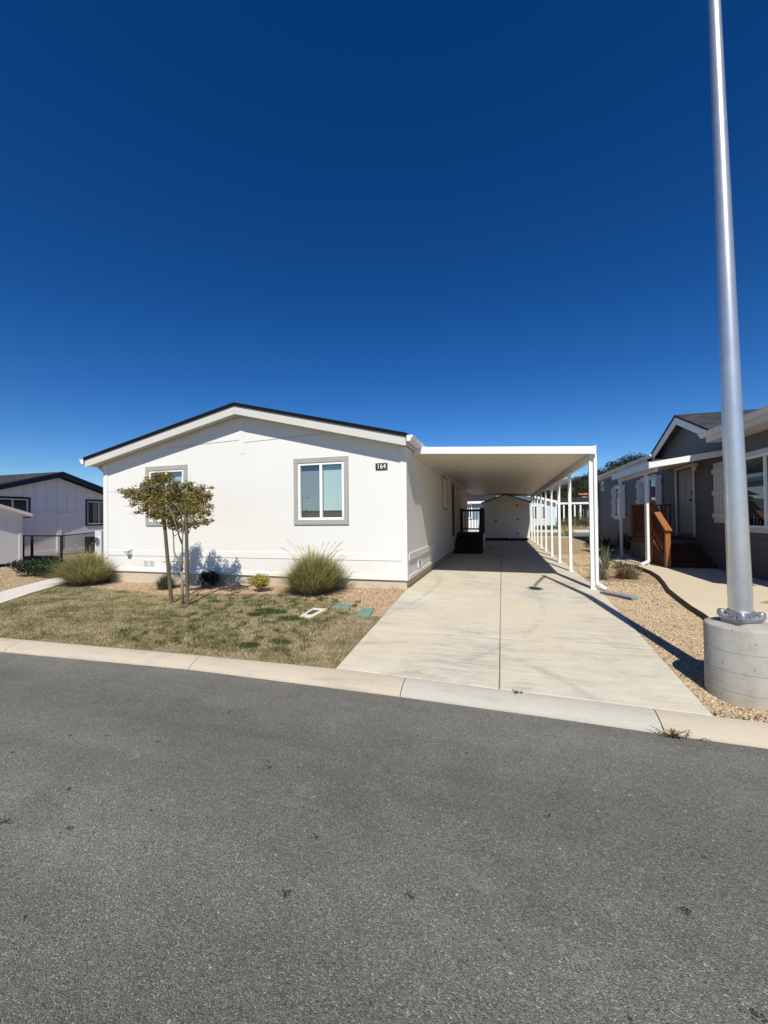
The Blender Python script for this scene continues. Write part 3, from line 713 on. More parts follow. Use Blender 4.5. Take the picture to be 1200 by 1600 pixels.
def arc_blades(name, c, N, rad, height, mat, parent, width=.006, droop=.5, base=.12, seg=5, up=.5):
    n = N; a = rng.uniform(0, 2 * np.pi, n); rr = np.sqrt(rng.uniform(0, 1, n))
    bx = c[0] + np.cos(a) * base * rr; by = c[1] + np.sin(a) * base * rr
    out = rad * (rr * .95 + rng.uniform(-.12, .12, n)).clip(.03, 1.1) - base * rr; h = height * rng.uniform(up, 1.05, n) * np.sqrt(1.04 - .90 * rr ** 2)
    dirx = np.cos(a + rng.normal(0, .35, n)); diry = np.sin(a + rng.normal(0, .35, n))
    w = width * rng.uniform(.6, 1.3, n)
    V = np.empty((n, seg + 1, 2, 3))
    dr_ = droop * rng.uniform(.3, 1.2, n)
    for k in range(seg + 1):
        t = k / seg
        px = bx + dirx * out * t ** 1.35; py = by + diry * out * t ** 1.35
        pz = c[2] + h * (t * (1 + dr_ * .6) - dr_ * .6 * t ** 3.2)
        ww = w * (1 - t) ** .6 * .5 + .0008
        sx = -diry; sy = dirx
        V[:, k, 0] = np.stack([px - sx * ww, py - sy * ww, pz], 1); V[:, k, 1] = np.stack([px + sx * ww, py + sy * ww, pz], 1)
    tr = []
    for k in range(seg): tr += [(2 * k, 2 * k + 1, 2 * k + 3), (2 * k, 2 * k + 3, 2 * k + 2)]
    T = (np.arange(n) * (2 * seg + 2))[:, None, None] + np.array(tr)[None]
    return tri_mesh(name, V.reshape(-1, 3), T.reshape(-1, 3), mat, parent)
def plumes(c, N, rad, height, parent, dirs=None):
    mb = MB(); st = MB()
    for i in range(N):
        a = random.uniform(0, 6.28); r = rad * random.uniform(.35, 1); h = height * random.uniform(.8, 1.1)
        p0 = Vector((c[0], c[1], c[2] + .1)); p3 = Vector((c[0] + r * math.cos(a), c[1] + r * math.sin(a) * .8, c[2] + h))
        p1 = p0.lerp(p3, .5) + Vector((0, 0, .12)); p2 = p0.lerp(p3, .8) + Vector((0, 0, .07))
        st.tube([p0, p1, p2], .0022, 4)
        d = (p3 - p2)
        for k in range(40):
            q = p2 + d * random.random() * 1.0; o = Vector((random.gauss(0, 1), random.gauss(0, 1), random.gauss(0, .6))) * .012 + d.normalized() * .02
            s = Vector((random.gauss(0, 1), random.gauss(0, 1), random.gauss(0, 1))).normalized() * .0035
            mb.add([q - s, q + s, q + o], ((0, 1, 2),))
    st.build('stem', M['dry_blade'], parent); mb.build('plume', M['plume'], parent, recalc=False)
def grass_clump(px, py, rad, height, N, label, mat='fountain', pl=0, dry=.18, width=.006, group=None):
    c = PG(px, py); t = thing('ornamental_grass', c, label, 'grass clump', group)
    arc_blades('blades', c, N, rad, height, M[mat], t, width, base=rad * .40, droop=.75)
    if dry: arc_blades('dry_blades', c, int(N * dry), rad * 1.05, height * .8, M['dry_blade'], t, width * .9, droop=1.1, base=rad * .45)
    arc_blades('long_blades', c, int(N * .10), rad * 1.12, height * 1.2, M[mat], t, width * .8, base=rad * .35, droop=.45, up=.75)
    if pl: plumes(c, pl, rad * .9, height * 1.22, t)
    return t
G_ = 'ornamental grasses in front of the white house'
grass_clump(139, 911, .88, .72, 5200, 'widest green ornamental grass clump, at the left corner of the white house by the pale path', pl=10, group=G_)
grass_clump(491, 924, .78, .74, 5000, 'tall green ornamental grass clump with pale plumes under the right front window', pl=16, group=G_)
grass_clump(259, 920, .30, .33, 900, 'small grey green grass tuft behind the tree stakes', 'sage_blade', dry=.25, width=.005, group=G_)

def shrub(px, py, w, h, N, size, mat, label, name='shrub', cat='shrub', group=None, nb=9, depth=None):
    c = PG(px, py); depth = depth or w * .8; c.y += depth * .45; c.z = hz(c.x, c.y)
    t = thing(name, c, label, cat, group)
    bl = []
    for i in range(nb):
        a = random.uniform(0, 6.28); r = random.random() ** .5 * .62
        bl.append(((c.x + math.cos(a) * r * w / 2, c.y + math.sin(a) * r * depth / 2, c.z + h * random.uniform(.3, .68)), (w * random.uniform(.17, .27), depth * random.uniform(.18, .27), h * random.uniform(.22, .36))))
    leaf_cloud('leaves', bl, N, size, mat, t, shell=.2)
    s = MB()
    for b in bl: s.tube([c + Vector((random.uniform(-.02, .02), 0, 0)), c.lerp(Vector(b[0]), .5) + Vector((0, 0, .03)), b[0]], [.008, .006, .003], 5)
    s.build('stems', M['bark'], t)
    return t
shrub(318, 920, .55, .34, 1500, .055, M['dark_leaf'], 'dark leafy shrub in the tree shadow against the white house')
shrub(399, 929, .54, .40, 2000, .040, M['yellow_leaf'], 'small yellow green shrub at the white wall between tree and grass')
cv = shrub(38, 906, 2.4, .50, 7000, .06, M['cover_leaf'], 'low dark green spreading bush beside the lilac shed', nb=26, depth=1.1)
cv2 = thing('weed', PG(435, 922), 'little dry weed sprig at the foundation', 'weed') if False else None

# the young staked tree
tb = PG(285.5, 945); YT = tb.y
tree = thing('young_tree', tb, 'young multi stem tree with olive and rusty leaves between wooden stakes on the lawn', 'tree')
def TP(x, y, dy=0): return PY(x, y, YT + dy)
trk = MB()
fork = TP(284, 893)
trk.tube([tb - Vector((0, 0, .05)), TP(285, 920), fork], [.026, .022, .020], 8)
stems = [[fork, TP(279, 877, .02), TP(272, 862, .04), TP(271, 838, .06), TP(268, 810, .1), TP(258, 780, .1), TP(252, 755, .05)],
         [fork, TP(284.5, 872, -.03), TP(285, 845, -.05), TP(287, 815, -.05), TP(292, 785, -.02), TP(296, 760, 0)],
         [TP(284.5, 850, -.04), TP(278, 832, -.15), TP(272, 810, -.2), TP(262, 790, -.25)]]
for s_ in stems: trk.tube(s_, [.0165 - .012 * i / (len(s_) - 1) for i in range(len(s_))], 7)
BL = [(212, 772, 15), (226, 777, 18), (244, 768, 20), (250, 752, 13), (240, 790, 15), (226, 797, 9), (262, 782, 25), (285, 778, 23), (285, 798, 24), (262, 806, 18), (305, 783, 21), (318, 776, 12), (310, 800, 16), (302, 818, 10), (272, 820, 10), (325, 774, 8), (256, 744, 9), (288, 824, 12), (240, 805, 10), (320, 815, 8), (300, 764, 12), (318, 762, 6), (276, 765, 14), (204, 768, 7), (328, 792, 6), (192, 768, 6), (185, 766, 3), (198, 774, 6), (331, 762, 3), (331, 813, 4), (326, 802, 6), (207, 789, 5), (322, 816, 6), (226, 757, 6), (310, 768, 8), (215, 800, 5), (238, 752, 12), (262, 746, 10), (232, 762, 12), (272, 754, 10), (248, 742, 7), (292, 758, 8)]
BW = []
for x, y, r in BL:
    dy = random.uniform(-.32, .32); p = TP(x, y, dy); rr = r / 630 * (p - CAM).dot(Fv) * .94
    BW.append((p, (rr, rr * 1.2, rr * .95)))
    s0 = min((q for st in stems for q in st[2:]), key=lambda q: (q - p).length)
    mid = s0.lerp(p, .5) + Vector((0, 0, -.03)); trk.tube([s0, mid, p + (p - s0) * .25], [.008, .006, .002], 5)
    for k in range(3):
        e = p + Vector((random.gauss(0, 1), random.gauss(0, 1), random.gauss(.2, .8))) * rr * .9; trk.tube([mid.lerp(p, .6), e], [.004, .0015], 4)
# bare twigs
for a, b_ in (((318, 808), (333, 797)), ((318, 765), (331, 757)), ((318, 820), (334, 812)), ((310, 765), (317, 748))): trk.tube([TP(*a), TP(*b_, -.05)], [.004, .0012], 4)
trk.build('trunk', M['bark'], tree, smooth=True)
leaf_cloud('crown', BW, 9400, .052, M['maple'], tree, shell=.05, up=.5)
st1 = MB(); a, b_ = PG(268.5, 944), TP(255, 795, -.05); st1.tube([a - Vector((0, 0, .05)), b_], [.033, .028], 10)
tag(st1.build('tree_stake', M['stake'], smooth='auto'), 'leaning round wooden tree stake, left of the two by the young tree', 'stake', 'stakes of the young tree')
st2 = MB(); a, b_ = PG(293, 947), TP(291, 795, -.02); st2.tube([a - Vector((0, 0, .05)), b_], [.031, .028], 10)
tag(st2.build('tree_stake', M['stake'], smooth='auto'), 'upright round wooden tree stake, right of the two by the young tree', 'stake', 'stakes of the young tree')
tie = MB(); tie.tube([TP(255, 878, -.03), TP(275, 877.5, .03), TP(293, 878, -.03)], .006, 6)
tag(tie.build('stake_tie', M['black_plastic'], smooth=True), 'thin dark tie between the two tree stakes', 'tie')

def weed(p, n, r, label):
    t = MB()
    for i in range(n):
        a = random.uniform(0, 6.28); l = r * random.uniform(.4, 1); q = Vector(p) + Vector((random.gauss(0, r * .35), random.gauss(0, .01), 0))
        e = q + Vector((math.cos(a) * l, math.sin(a) * l * .5, l * random.uniform(.15, .6)))
        t.tube([q, q.lerp(e, .5) + Vector((0, 0, .012)), e], [.003, .0025, .001], 4)
        for k in range(7):
            c = q.lerp(e, random.uniform(.3, 1)); s = Vector((random.gauss(0, 1), random.gauss(0, 1), random.gauss(0, .6))) * .009
            t.add([c, c + s, c + s * .5 + Vector((.005, -.004, .006))], ((0, 1, 2),))
    return tag(t.build('weed', M['dark_weed'], recalc=False), label, 'weed')
M['dark_weed'] = island('withered_weed', [(0, (.03, .035, .015)), (1, (.12, .10, .05))], .9)
weed(PZ(1052, 1152, -.36), 26, .13, 'straggly dark weed in the kerb joint at the road edge')
weed(PZ(811, 1084, -.275), 7, .06, 'tiny sprig between kerb and driveway near the centre joint')
weed(PG(616, 920), 12, .09, 'dry weed sprig at the foundation by the driveway')

# utility boxes in the lawn
def lid(name, q, mat, label, hole=None, lift=.02):
    mb = MB(); z = max(hz(p.x, p.y) for p in q) + lift
    q = [Vector((p.x, p.y, hz(p.x, p.y) + lift)) for p in q]
    mb.prism([p - Vector((0, 0, .06)) for p in q], (0, 0, .06))
    o = mb.build(name, mat, bevel=.008); tag(o, label, 'utility box'); return o, q
b0, q0 = lid('meter_box', BOXES[0], M['pale_box'], 'pale concrete meter box with brown lid set in the lawn')
ctr = sum(q0, Vector()) / 4
mb = MB(); qq = [ctr + (p - ctr) * .42 for p in q0]; mb.prism([p + Vector((0, 0, .001)) for p in qq], (0, 0, .008)); mb.build('lid', M['brown_lid'], b0)
lid('valve_box', BOXES[1], M['green_lid'], 'green valve box lid beside the pale meter box')[0]['group'] = 'green valve boxes'
lid('valve_box', BOXES[2], M['green_lid'], 'green valve box lid next to the driveway edge')[0]['group'] = 'green valve boxes'

# ------------------------------------------------------------------ the white house
HY1 = 20.9
house = thing('manufactured_house', ((HL + HR) / 2, Y0, 0), 'white manufactured house with low gable, taupe window trim and number 164', 'house')
FY = 7.07                                     # plane of the gable fascia
eL, pk, eR = PY(132.5, 714.5, FY), PY(361, 629.5, FY), PY(633.7, 676, FY)
XL, XM, XR = eL.x, PY(366, 640, FY).x, eR.x
ZL, ZP, ZR = eL.z, pk.z, eR.z
def roof_z(x): return ZL + (ZP - ZL) * (x - XL) / (XM - XL) if x < XM else ZR + (ZP - ZR) * (XR - x) / (XR - XM)
UND = .235                                    # shingle + fascia depth
W1 = dict(a=PY(466, 725, Y0).x, b=PY(537.5, 725, Y0).x, z0=PY(500, 812, Y0).z, z1=PY(500, 722.5, Y0).z)
W2 = dict(a=PY(233.5, 735, Y0).x, b=PY(287.5, 735, Y0).x, z0=PY(260, 814.5, Y0).z, z1=PY(260, 734.5, Y0).z)
ZB = .16
wm = MB()
zt = 2.55
wall_panel(wm, (HL, Y0, 0), (1, 0, 0), HR - HL, (ZB, zt), [(w['a'] - HL, w['b'] - HL, w['z0'], w['z1']) for w in (W1, W2)], .16, (0, 1, 0))
wm.add([(HL, Y0, zt), (HR, Y0, zt), (HR, Y0, roof_z(HR) - UND + .03), (XM, Y0, ZP - UND + .03), (HL, Y0, roof_z(HL) - UND + .03)], ((0, 1, 2, 3, 4),))
# right side wall with window / door openings
def side_y(x): return PX(x, 800, HR).y
S1 = (side_y(692), side_y(697.5), PX(694, 797, HR).z + .08, PX(694, 748, HR).z)
D1 = (side_y(706), side_y(710.2), .62, 2.5)
S2 = (side_y(714.5), side_y(718.5), 1.35, 2.42)
wall_panel(wm, (HR, Y0, 0), (0, 1, 0), HY1 - Y0, (ZB, roof_z(HR) - UND + .02), [(s[0] - Y0, s[1] - Y0, s[2], s[3]) for s in (S1, D1, S2)], .12, (-1, 0, 0))
wm.add([(HL, Y0, ZB), (HL, HY1, ZB), (HL, HY1, 2.5), (HL, Y0, 2.5)], ((3, 2, 1, 0),))
wm.add([(HL, HY1, ZB), (HR, HY1, ZB), (HR, HY1, 2.5), (XM, HY1, ZP - UND), (HL, HY1, 2.5)], ((4, 3, 2, 1, 0),))
wm.build('wall', M['white_siding'], house, recalc=False)
fo = MB(); fo.box(HL + .015, HR - .015, Y0 + .015, HY1, -.4, ZB); fo.build('foundation', M['foundation'], house)
tr = MB(); tr.box(HL - .012, HL + .115, Y0 - .022, Y0 + .1, ZB + .002, roof_z(HL) - UND + .01); tr.build('corner_board', M['white_trim'], house, bevel=.004)
tr = MB(); tr.box(HR - .10, HR + .012, Y0 - .022, Y0 + .1, ZB + .002, roof_z(HR) - UND + .01); tr.build('corner_board', M['white_trim'], house, bevel=.004)
tr = MB(); tr.box(XM - .06, XM + .06, Y0 - .006, Y0 - .001, 2.72, ZP - UND - .01); tr.build('centre_board', M['white_siding'], house)
sk = MB()
sk.box(HL + .117, HR - .102, Y0 - .009, Y0 - .001, .525, .655)
sk.box(HL + .117, HR - .102, Y0 - .020, Y0 - .001, ZB + .003, ZB + .075)
sk.box(HR + .001, HR + .022, Y0 + .11, HY1, .525, .655); sk.box(HR + .001, HR + .02, Y0 + .11, HY1, ZB + .003, ZB + .075)
sk.build('skirting_band', M['white_trim'], house, bevel=.003)
# gable seam lines
gs = MB()
for xa, xb in ((XL + 2.1, XM - .07), (XM + .07, XM + 1.9)):
    za, zb_ = roof_z(xa) - UND - .10, roof_z(xb) - UND - .09
    gs.beam((xa, Y0 - .003, min(za, 2.96)), (xb, Y0 - .003, 3.02), .006, .006)
gs.build('seam', M['taupe_trim'], house)
# roof
def gable_layer(y0, y1, t0, t1, ext=0):
    mb = MB()
    for x0, x1, z0, z1 in ((XL - ext, XM, roof_z(XL - ext), ZP), (XM, XR + ext, ZP, roof_z(XR + ext))):
        mb.prism([(x0, y0, z0 - t0), (x1, y0, z1 - t0), (x1, y0, z1 - t1), (x0, y0, z0 - t1)], (0, y1 - y0, 0))
    return mb
gable_layer(FY - .025, HY1 + .3, 0, .062, .02).build('roof', M['shingle_black'], house)
gable_layer(FY, FY + .028, .0625, .235).build('barge_board', M['cream_fascia'], house, bevel=.003)
sf = gable_layer(FY + .03, HY1 + .27, .064, .2)
sf.build('soffit', M['cream_fascia'], house)
# eave returns + gutters
gt = MB()
def kgutter(mb, x, z, y0, y1, s):
    pr = [(0, 0), (0, -.105), (s * .07, -.105), (s * .085, -.05), (s * .115, -.03), (s * .115, 0), (s * .105, 0), (s * .105, -.022), (s * .076, -.045), (s * .06, -.095), (s * .01, -.095), (s * .01, 0)]
    mb.prism([(x + a, y0, z + b) for a, b in pr], (0, y1 - y0, 0))
    mb.prism([(x + a, y0 - .004, z + b) for a, b in pr[:6]], (0, .003, 0))
kgutter(gt, XR + .022, ZR - .05, FY - .02, HY1 + .3, 1); gt.build('gutter', M['alum'], house)
gt = MB(); kgutter(gt, XL - .022, ZL - .05, FY - .02, HY1 + .3, -1); gt.build('gutter', M['alum'], house)
ds = MB()
g0 = Vector((XL + .08, Y0 + .12, ZL - .17)); 
ds.tube([g0 + Vector((-.13, -.05, .05)), g0 + Vector((-.08, 0, -.05)), Vector((HL - .06, Y0 + .12, 2.45)), Vector((HL - .05, Y0 + .12, 2.3)), Vector((HL - .05, Y0 + .12, .15))], .035, 8)
ds.build('downspout', M['alum'], house, smooth='auto')
window(house, (W1['a'], Y0), (1, 0, 0), (0, -1, 0), W1['b'] - W1['a'], W1['z0'], W1['z1'], .095, blind=['blind_grey', 'blind'], blind_cut=.16)
window(house, (W2['a'], Y0), (1, 0, 0), (0, -1, 0), W2['b'] - W2['a'], W2['z0'], W2['z1'], .095, blind=[None, 'blind'], blind_cut=.05)
for s_ in (S1, S2): window(house, (HR, s_[0]), (0, 1, 0), (1, 0, 0), s_[1] - s_[0], s_[2], s_[3], .08, glassm='glass_dark', blind=['blind_grey'], blind_cut=.3)
dd = MB(); dd.box(HR - .05, HR - .01, D1[0] + .03, D1[1] - .03, D1[2] + .01, D1[3] - .03); door = dd.build('door', M['darkwood'], house)
k = MB(); k.lathe([(.0, -.02), (.03, -.012), (.03, .012), (.0, .02)], (HR + .03, D1[0] + .12, 1.5), 10); k.build('handle', M['cast'], door, smooth=True)
dt = MB(); dt.box(HR + .001, HR + .02, D1[0] - .08, D1[0], D1[2], D1[3] + .08); dt.box(HR + .001, HR + .02, D1[1], D1[1] + .08, D1[2], D1[3] + .08); dt.box(HR + .001, HR + .02, D1[0], D1[1], D1[3], D1[3] + .08); dt.build('door_trim', M['taupe_trim'], house)
# skirting vents
def vent(p0, p1, z0, z1, side=False):
    mb = MB()
    for i in range(6):
        z = z0 + (z1 - z0) * (i + .5) / 6
        if side: mb.box(HR + .004, HR + .010, p0 + .014, p1 - .014, z - .006, z + .006)
        else: mb.box(p0 + .014, p1 - .014, Y0 - .012, Y0 - .004, z - .006, z + .006)
    fr = MB()
    for (a, b, c, d) in ((p0, p1, z0 - .012, z0), (p0, p1, z1, z1 + .012), (p0, p0 + .014, z0, z1), (p1 - .014, p1, z0, z1)):
        if side: fr.box(HR + .001, HR + .016, a, b, c, d)
        else: fr.box(a, b, Y0 - .016, Y0 - .001, c, d)
    o = fr.build('skirting_vent', M['alum'], house); mb.build('louvre', M['cream_fascia'], o)
x = lambda px: PY(px, 878, Y0).x
z_ = lambda py: PY(233, py, Y0).z
vent(x(225), x(232.2), z_(882.5), z_(876)); vent(x(234), x(241.5), z_(882.5), z_(876))
vent(PX(653, 876, HR).y, PX(658, 876, HR).y, .30, .42, True)
# hose outlet hood
h0 = PY(203, 862, Y0); hb = MB()
hb.add([(h0.x - .07, Y0 - .002, h0.z + .07), (h0.x + .09, Y0 - .002, h0.z + .07), (h0.x + .09, Y0 - .002, h0.z - .07), (h0.x - .07, Y0 - .002, h0.z - .07),
        (h0.x - .05, Y0 - .12, h0.z + .03), (h0.x + .07, Y0 - .12, h0.z + .03), (h0.x + .05, Y0 - .10, h0.z - .05), (h0.x - .03, Y0 - .10, h0.z - .05)],
       ((0, 1, 5, 4), (4, 5, 6, 7), (1, 2, 6, 5), (0, 4, 7, 3), (3, 7, 6, 2)))
hb.build('vent_hood', M['meter_grey'], house, bevel=.004)
# number plaque
pc = PY(595.5, 728.8, Y0 - .03); pw, ph = .118, .066
plq = thing('number_plaque', (pc.x, Y0, pc.z), 'small dark plaque reading 164 on the white wall', 'sign')
mb = MB(); c = .03
poly = [(-pw + c, -ph), (pw - c, -ph), (pw - c * .35, -ph + c * .35), (pw, -ph + c), (pw, ph - c), (pw - c * .35, ph - c * .35), (pw - c, ph), (-pw + c, ph), (-pw + c * .35, ph - c * .35), (-pw, ph - c), (-pw, -ph + c), (-pw + c * .35, -ph + c * .35)]
mb.prism([(pc.x + a, Y0 - .012, pc.z + b) for a, b in poly], (0, .011, 0)); mb.build('plate', M['bronze'], plq)
for sx in (-1, 1):
    for sz in (-1, 1):
        mb = MB(); mb.box(pc.x + sx * (pw - .006) - .007, pc.x + sx * (pw - .006) + .007, Y0 - .008, Y0 - .001, pc.z + sz * (ph - .004) - .007, pc.z + sz * (ph - .004) + .007); mb.build('corner_stud', M['bronze'], plq)
cu = bpy.data.curves.new('numeral', 'FONT'); cu.body = '164'; cu.size = .135; cu.align_x = 'CENTER'; cu.align_y = 'CENTER'; cu.extrude = .003; cu.offset = .0006
cu.materials.append(M['digit'])
cu.space_character = 1.12
tmp = bpy.data.objects.new('numeral_text', cu); COL.objects.link(tmp); bpy.context.view_layer.update()
me = bpy.data.meshes.new_from_object(tmp.evaluated_get(bpy.context.evaluated_depsgraph_get())); bpy.data.objects.remove(tmp)
to = bpy.data.objects.new('numerals', me); COL.objects.link(to); to.parent = plq; to.location = (0, -.0148, 0); to.rotation_euler = (math.pi / 2, 0, 0); to.scale = (.80, .95, 1)

# ------------------------------------------------------------------ carport
cp = thing('carport', (0, 8, 0), 'white aluminium carport with flat roof and a row of square posts over the driveway', 'carport')
CY0, CY1 = 7.90, 24.2
cxl, cxr = HR + .015, 1.575
zl, zr = 2.745, 2.562                        # top of the fascia at wall and at the outer edge
def cz(x): return zl + (zr - zl) * (x - cxl) / (cxr - cxl)
fa = MB()
fa.prism([(cxl, CY0, cz(cxl)), (cxr, CY0, cz(cxr)), (cxr, CY0, cz(cxr) - .135), (cxl, CY0, cz(cxl) - .135)], (0, .03, 0))
fa.build('fascia', M['alum'], cp, bevel=.004)
rf = MB()
rf.prism([(cxl, CY0 + .031, cz(cxl) - .01), (cxr - .02, CY0 + .031, cz(cxr) - .01), (cxr - .02, CY0 + .031, cz(cxr) - .05), (cxl, CY0 + .031, cz(cxl) - .05)], (0, CY1 - CY0 - .03, 0))
rf.build('roof', M['alum'], cp)
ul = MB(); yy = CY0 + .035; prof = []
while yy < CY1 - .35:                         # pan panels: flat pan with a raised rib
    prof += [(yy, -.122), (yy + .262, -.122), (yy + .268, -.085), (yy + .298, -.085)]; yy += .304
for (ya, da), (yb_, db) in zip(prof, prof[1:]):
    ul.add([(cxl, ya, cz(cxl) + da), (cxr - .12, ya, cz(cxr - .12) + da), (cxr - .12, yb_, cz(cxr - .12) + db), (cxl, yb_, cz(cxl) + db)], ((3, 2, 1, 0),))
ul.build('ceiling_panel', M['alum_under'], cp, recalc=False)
ba = MB(); ba.prism([(cxl, CY1 - .03, cz(cxl)), (cxr, CY1 - .03, cz(cxr)), (cxr, CY1 - .03, cz(cxr) - .14), (cxl, CY1 - .03, cz(cxl) - .14)], (0, .03, 0)); ba.build('rear_fascia', M['alum'], cp)
bm = MB(); zb_ = cz(1.57) - .12
bm.box(1.512, 1.572, CY0 + .10, CY1 - .05, zb_ - .135, zb_ + .01)
bm.build('beam', M['alum'], cp, bevel=.003)
gu = MB(); kgutter(gu, cxr - .11, cz(cxr) + .003, CY0 + .032, CY1, 1); gu.box(cxr - .02, cxr + .03, CY0 - .006, CY0 + .0, cz(cxr) - .142, cz(cxr) + .012); gu.box(cxr - .02, cxr + .03, CY0 , CY1, cz(cxr) - .12, cz(cxr) + .008); gu.build('gutter', M['alum'], cp)
hg = MB(); hg.box(cxl, cxl + .03, CY0 + .031, CY1, cz(cxl) - .15, cz(cxl) + .02); hg.build('wall_hanger', M['alum'], cp)
for y in (8.03, 10.46, 12.37, 14.22, 16.1, 18.0, 19.9, 21.8, 23.7):
    p = MB(); p.box(1.500, 1.568, y - .034, y + .034, .008, zb_ - .133)
    post = p.build('post', M['alum'], cp, bevel=.005)
    q = MB(); q.box(1.495, 1.59, y - .048, y + .048, .006, .03); q.build('foot_bracket', M['alum'], post)
dsp = MB(); xx = 1.597; yy = 7.985
dsp.beam((xx, yy, .10), (xx, yy, zb_ - .02), .052, .07, up=(0, 1, 0)); dsp.beam((xx - .012, yy, .14), (xx + .14, yy - .03, .035), .07, .052); dsp.beam((xx, yy, zb_ - .03), (xx - .03, yy + .02, zb_ + .05), .052, .07, up=(0, 1, 0))
dsp.build('downspout', M['alum'], cp, bevel=.006)
sb = MB(); a, b_ = PG(941, 928) , PG(992, 938); d = (b_ - a).normalized(); s_ = Vector((-d.y, d.x, 0))
for i, (u_, dz_) in enumerate(((-1, .05), (-.6, .022), (.6, .022), (1, .05))):
    pass
ring = [(-1, .055), (-.92, .055), (-.62, .024), (.62, .024), (.92, .055), (1, .055), (.7, .008), (-.7, .008)]
vs = []
for p, w_ in ((a, .075), (b_, .10)):
    vs += [p + s_ * (k_ * w_) + Vector((0, 0, z)) for k_, z in ring]
n_ = len(ring); sb.add(vs, [tuple(range(n_))[::-1], tuple(range(n_, 2 * n_))] + [(i, (i + 1) % n_, (i + 1) % n_ + n_, i + n_) for i in range(n_)])
tag(sb.build('splash_tray', M['grey_plastic']), 'grey plastic splash tray on the gravel below the carport downspout', 'drain tray')

# porch steps under the carport
ps = thing('porch_steps', (-1.2, 15.2, 0), 'dark stained wooden porch steps with railing against the white house under the carport', 'porch')
px0, px1 = HR + .03, -.72; dz = .70
s = MB()
for i in range(3):
    y = 14.55 + .3 * i; s.box(px0, px1 - .03, y, y + .33, .175 * (i + 1) - .035, .175 * (i + 1)); s.box(px0, px1 - .03, y + .03, y + .05, .015 + .175 * i, .175 * (i + 1) - .036)
s.build('stairs', M['darkwood'], ps)
s = MB(); s.box(px0, px1, 15.46, 17.0, dz - .04, dz); s.box(px0, px1, 15.46, 15.49, .02, dz - .041); s.build('deck', M['darkwood'], ps)
s = MB(); s.box(px1 - .02, px1 + .005, 15.50, 16.98, .05, dz - .05); s.build('side_panel', M['white_trim'], ps)
s = MB()
for y0_, y1_, z0_, z1_ in ((14.6, 15.5, .98, 1.58), (15.5, 16.95, 1.58, 1.58)): s.beam((px1 - .04, y0_, z0_), (px1 - .04, y1_, z1_), .09, .04)
s.beam((px1 - .04, 15.5, dz + .12), (px1 - .04, 16.95, dz + .12), .04, .06); s.beam((px0, 16.95, 1.58), (px1, 16.95, 1.58), .04, .09); s.beam((px0, 16.95, dz + .12), (px1, 16.95, dz + .12), .04, .06)
s.build('handrail', M['darkwood'], ps)
s = MB()
for i in range(8): s.box(px0 + .06 + i * .118, px0 + .094 + i * .118, 16.93, 16.965, dz + .1, 1.57)
for i in range(11): s.box(px1 - .057, px1 - .023, 15.6 + i * .125, 15.634 + i * .125, dz + .1, 1.57)
for i in range(5): s.box(px1 - .057, px1 - .023, 14.72 + i * .16, 14.754 + i * .16, .25 + .12 * i, 1.03 + .107 * i)
s.build('balusters', M['darkwood'], ps)
for x_, y_, zt_ in ((px1 - .04, 14.6, 1.0), (px1 - .04, 15.5, 1.66), (px1 - .04, 16.95, 1.66), (px0 + .05, 16.95, 1.66)):
    s = MB(); s.box(x_ - .05, x_ + .05, y_ - .05, y_ + .05, .012, zt_); s.build('post', M['darkwood'], ps, bevel=.006)

# storage shed at the end of the driveway
sx0, sx1, sy0, sy1 = -1.02, 1.36, 22.5, 25.3
sh = thing('storage_shed', ((sx0 + sx1) / 2, sy0, 0), 'beige storage shed with single door at the far end of the driveway', 'shed')
szb, sze, szp = .16, 2.06, 2.46; sxm = (sx0 + sx1) / 2
s = MB(); s.prism([(sx0, sy0, szb), (sx1, sy0, szb), (sx1, sy0, sze), (sxm, sy0, szp), (sx0, sy0, sze)], (0, sy1 - sy0, 0)); s.build('wall', M['shed'], sh)
s = MB()
for sgn in (-1, 1):
    xe = sxm + sgn * (sx1 - sxm + .1); ze = sze - .035
    s.prism([(sxm, sy0 - .08, szp + .05), (xe, sy0 - .08, ze + .05), (xe, sy0 - .08, ze), (sxm, sy0 - .08, szp)], (0, sy1 - sy0 + .16, 0))
s.build('roof', M['shingle_black'], sh)
s = MB(); s.box(sx0 + .1, sx0 + .2, sy0 + .02, sy1, .013, szb); s.box(sx1 - .2, sx1 - .1, sy0 + .02, sy1, .013, szb); s.box(sxm - .05, sxm + .05, sy0 + .02, sy1, .013, szb); s.build('skid', M['darkwood'], sh)
dx0, dx1 = PY(773.5, 800, sy0).x, PY(808, 800, sy0).x; dz1 = PY(790, 786.5, sy0).z
s = MB(); s.box(dx0, dx1, sy0 - .012, sy0 - .001, szb + .06, dz1); dr_ = s.build('door', M['shed'], sh)
s = MB()
for a_, b2, c_, d_ in ((dx0 - .07, dx0 - .005, szb + .05, dz1 + .07), (dx1 + .005, dx1 + .07, szb + .05, dz1 + .07), (dx0 - .005, dx1 + .005, dz1 + .005, dz1 + .07)): s.box(a_, b2, sy0 - .02, sy0 - .001, c_, d_)
s.build('door_trim', M['shed'], sh)
s = MB(); s.box(dx0 - .06, dx0 + .12, sy0 - .04, sy0 - .021, 1.05, 1.10); s.build('handle', M['black_metal'], dr_)
for z in (.35, 1.1, 1.85):
    s = MB(); s.box(dx1 - .03, dx1 + .06, sy0 - .03, sy0 - .021, z, z + .07); s.build('hinge', M['black_metal'], dr_)
s = MB(); s.box(sx0 - .012, sx0 + .06, sy0 - .014, sy0 + .05, szb, sze - .02); s.build('corner_board', M['white_trim'], sh); s = MB(); s.box(sx1 - .06, sx1 + .012, sy0 - .014, sy0 + .05, szb, sze - .02); s.build('corner_board', M['white_trim'], sh)

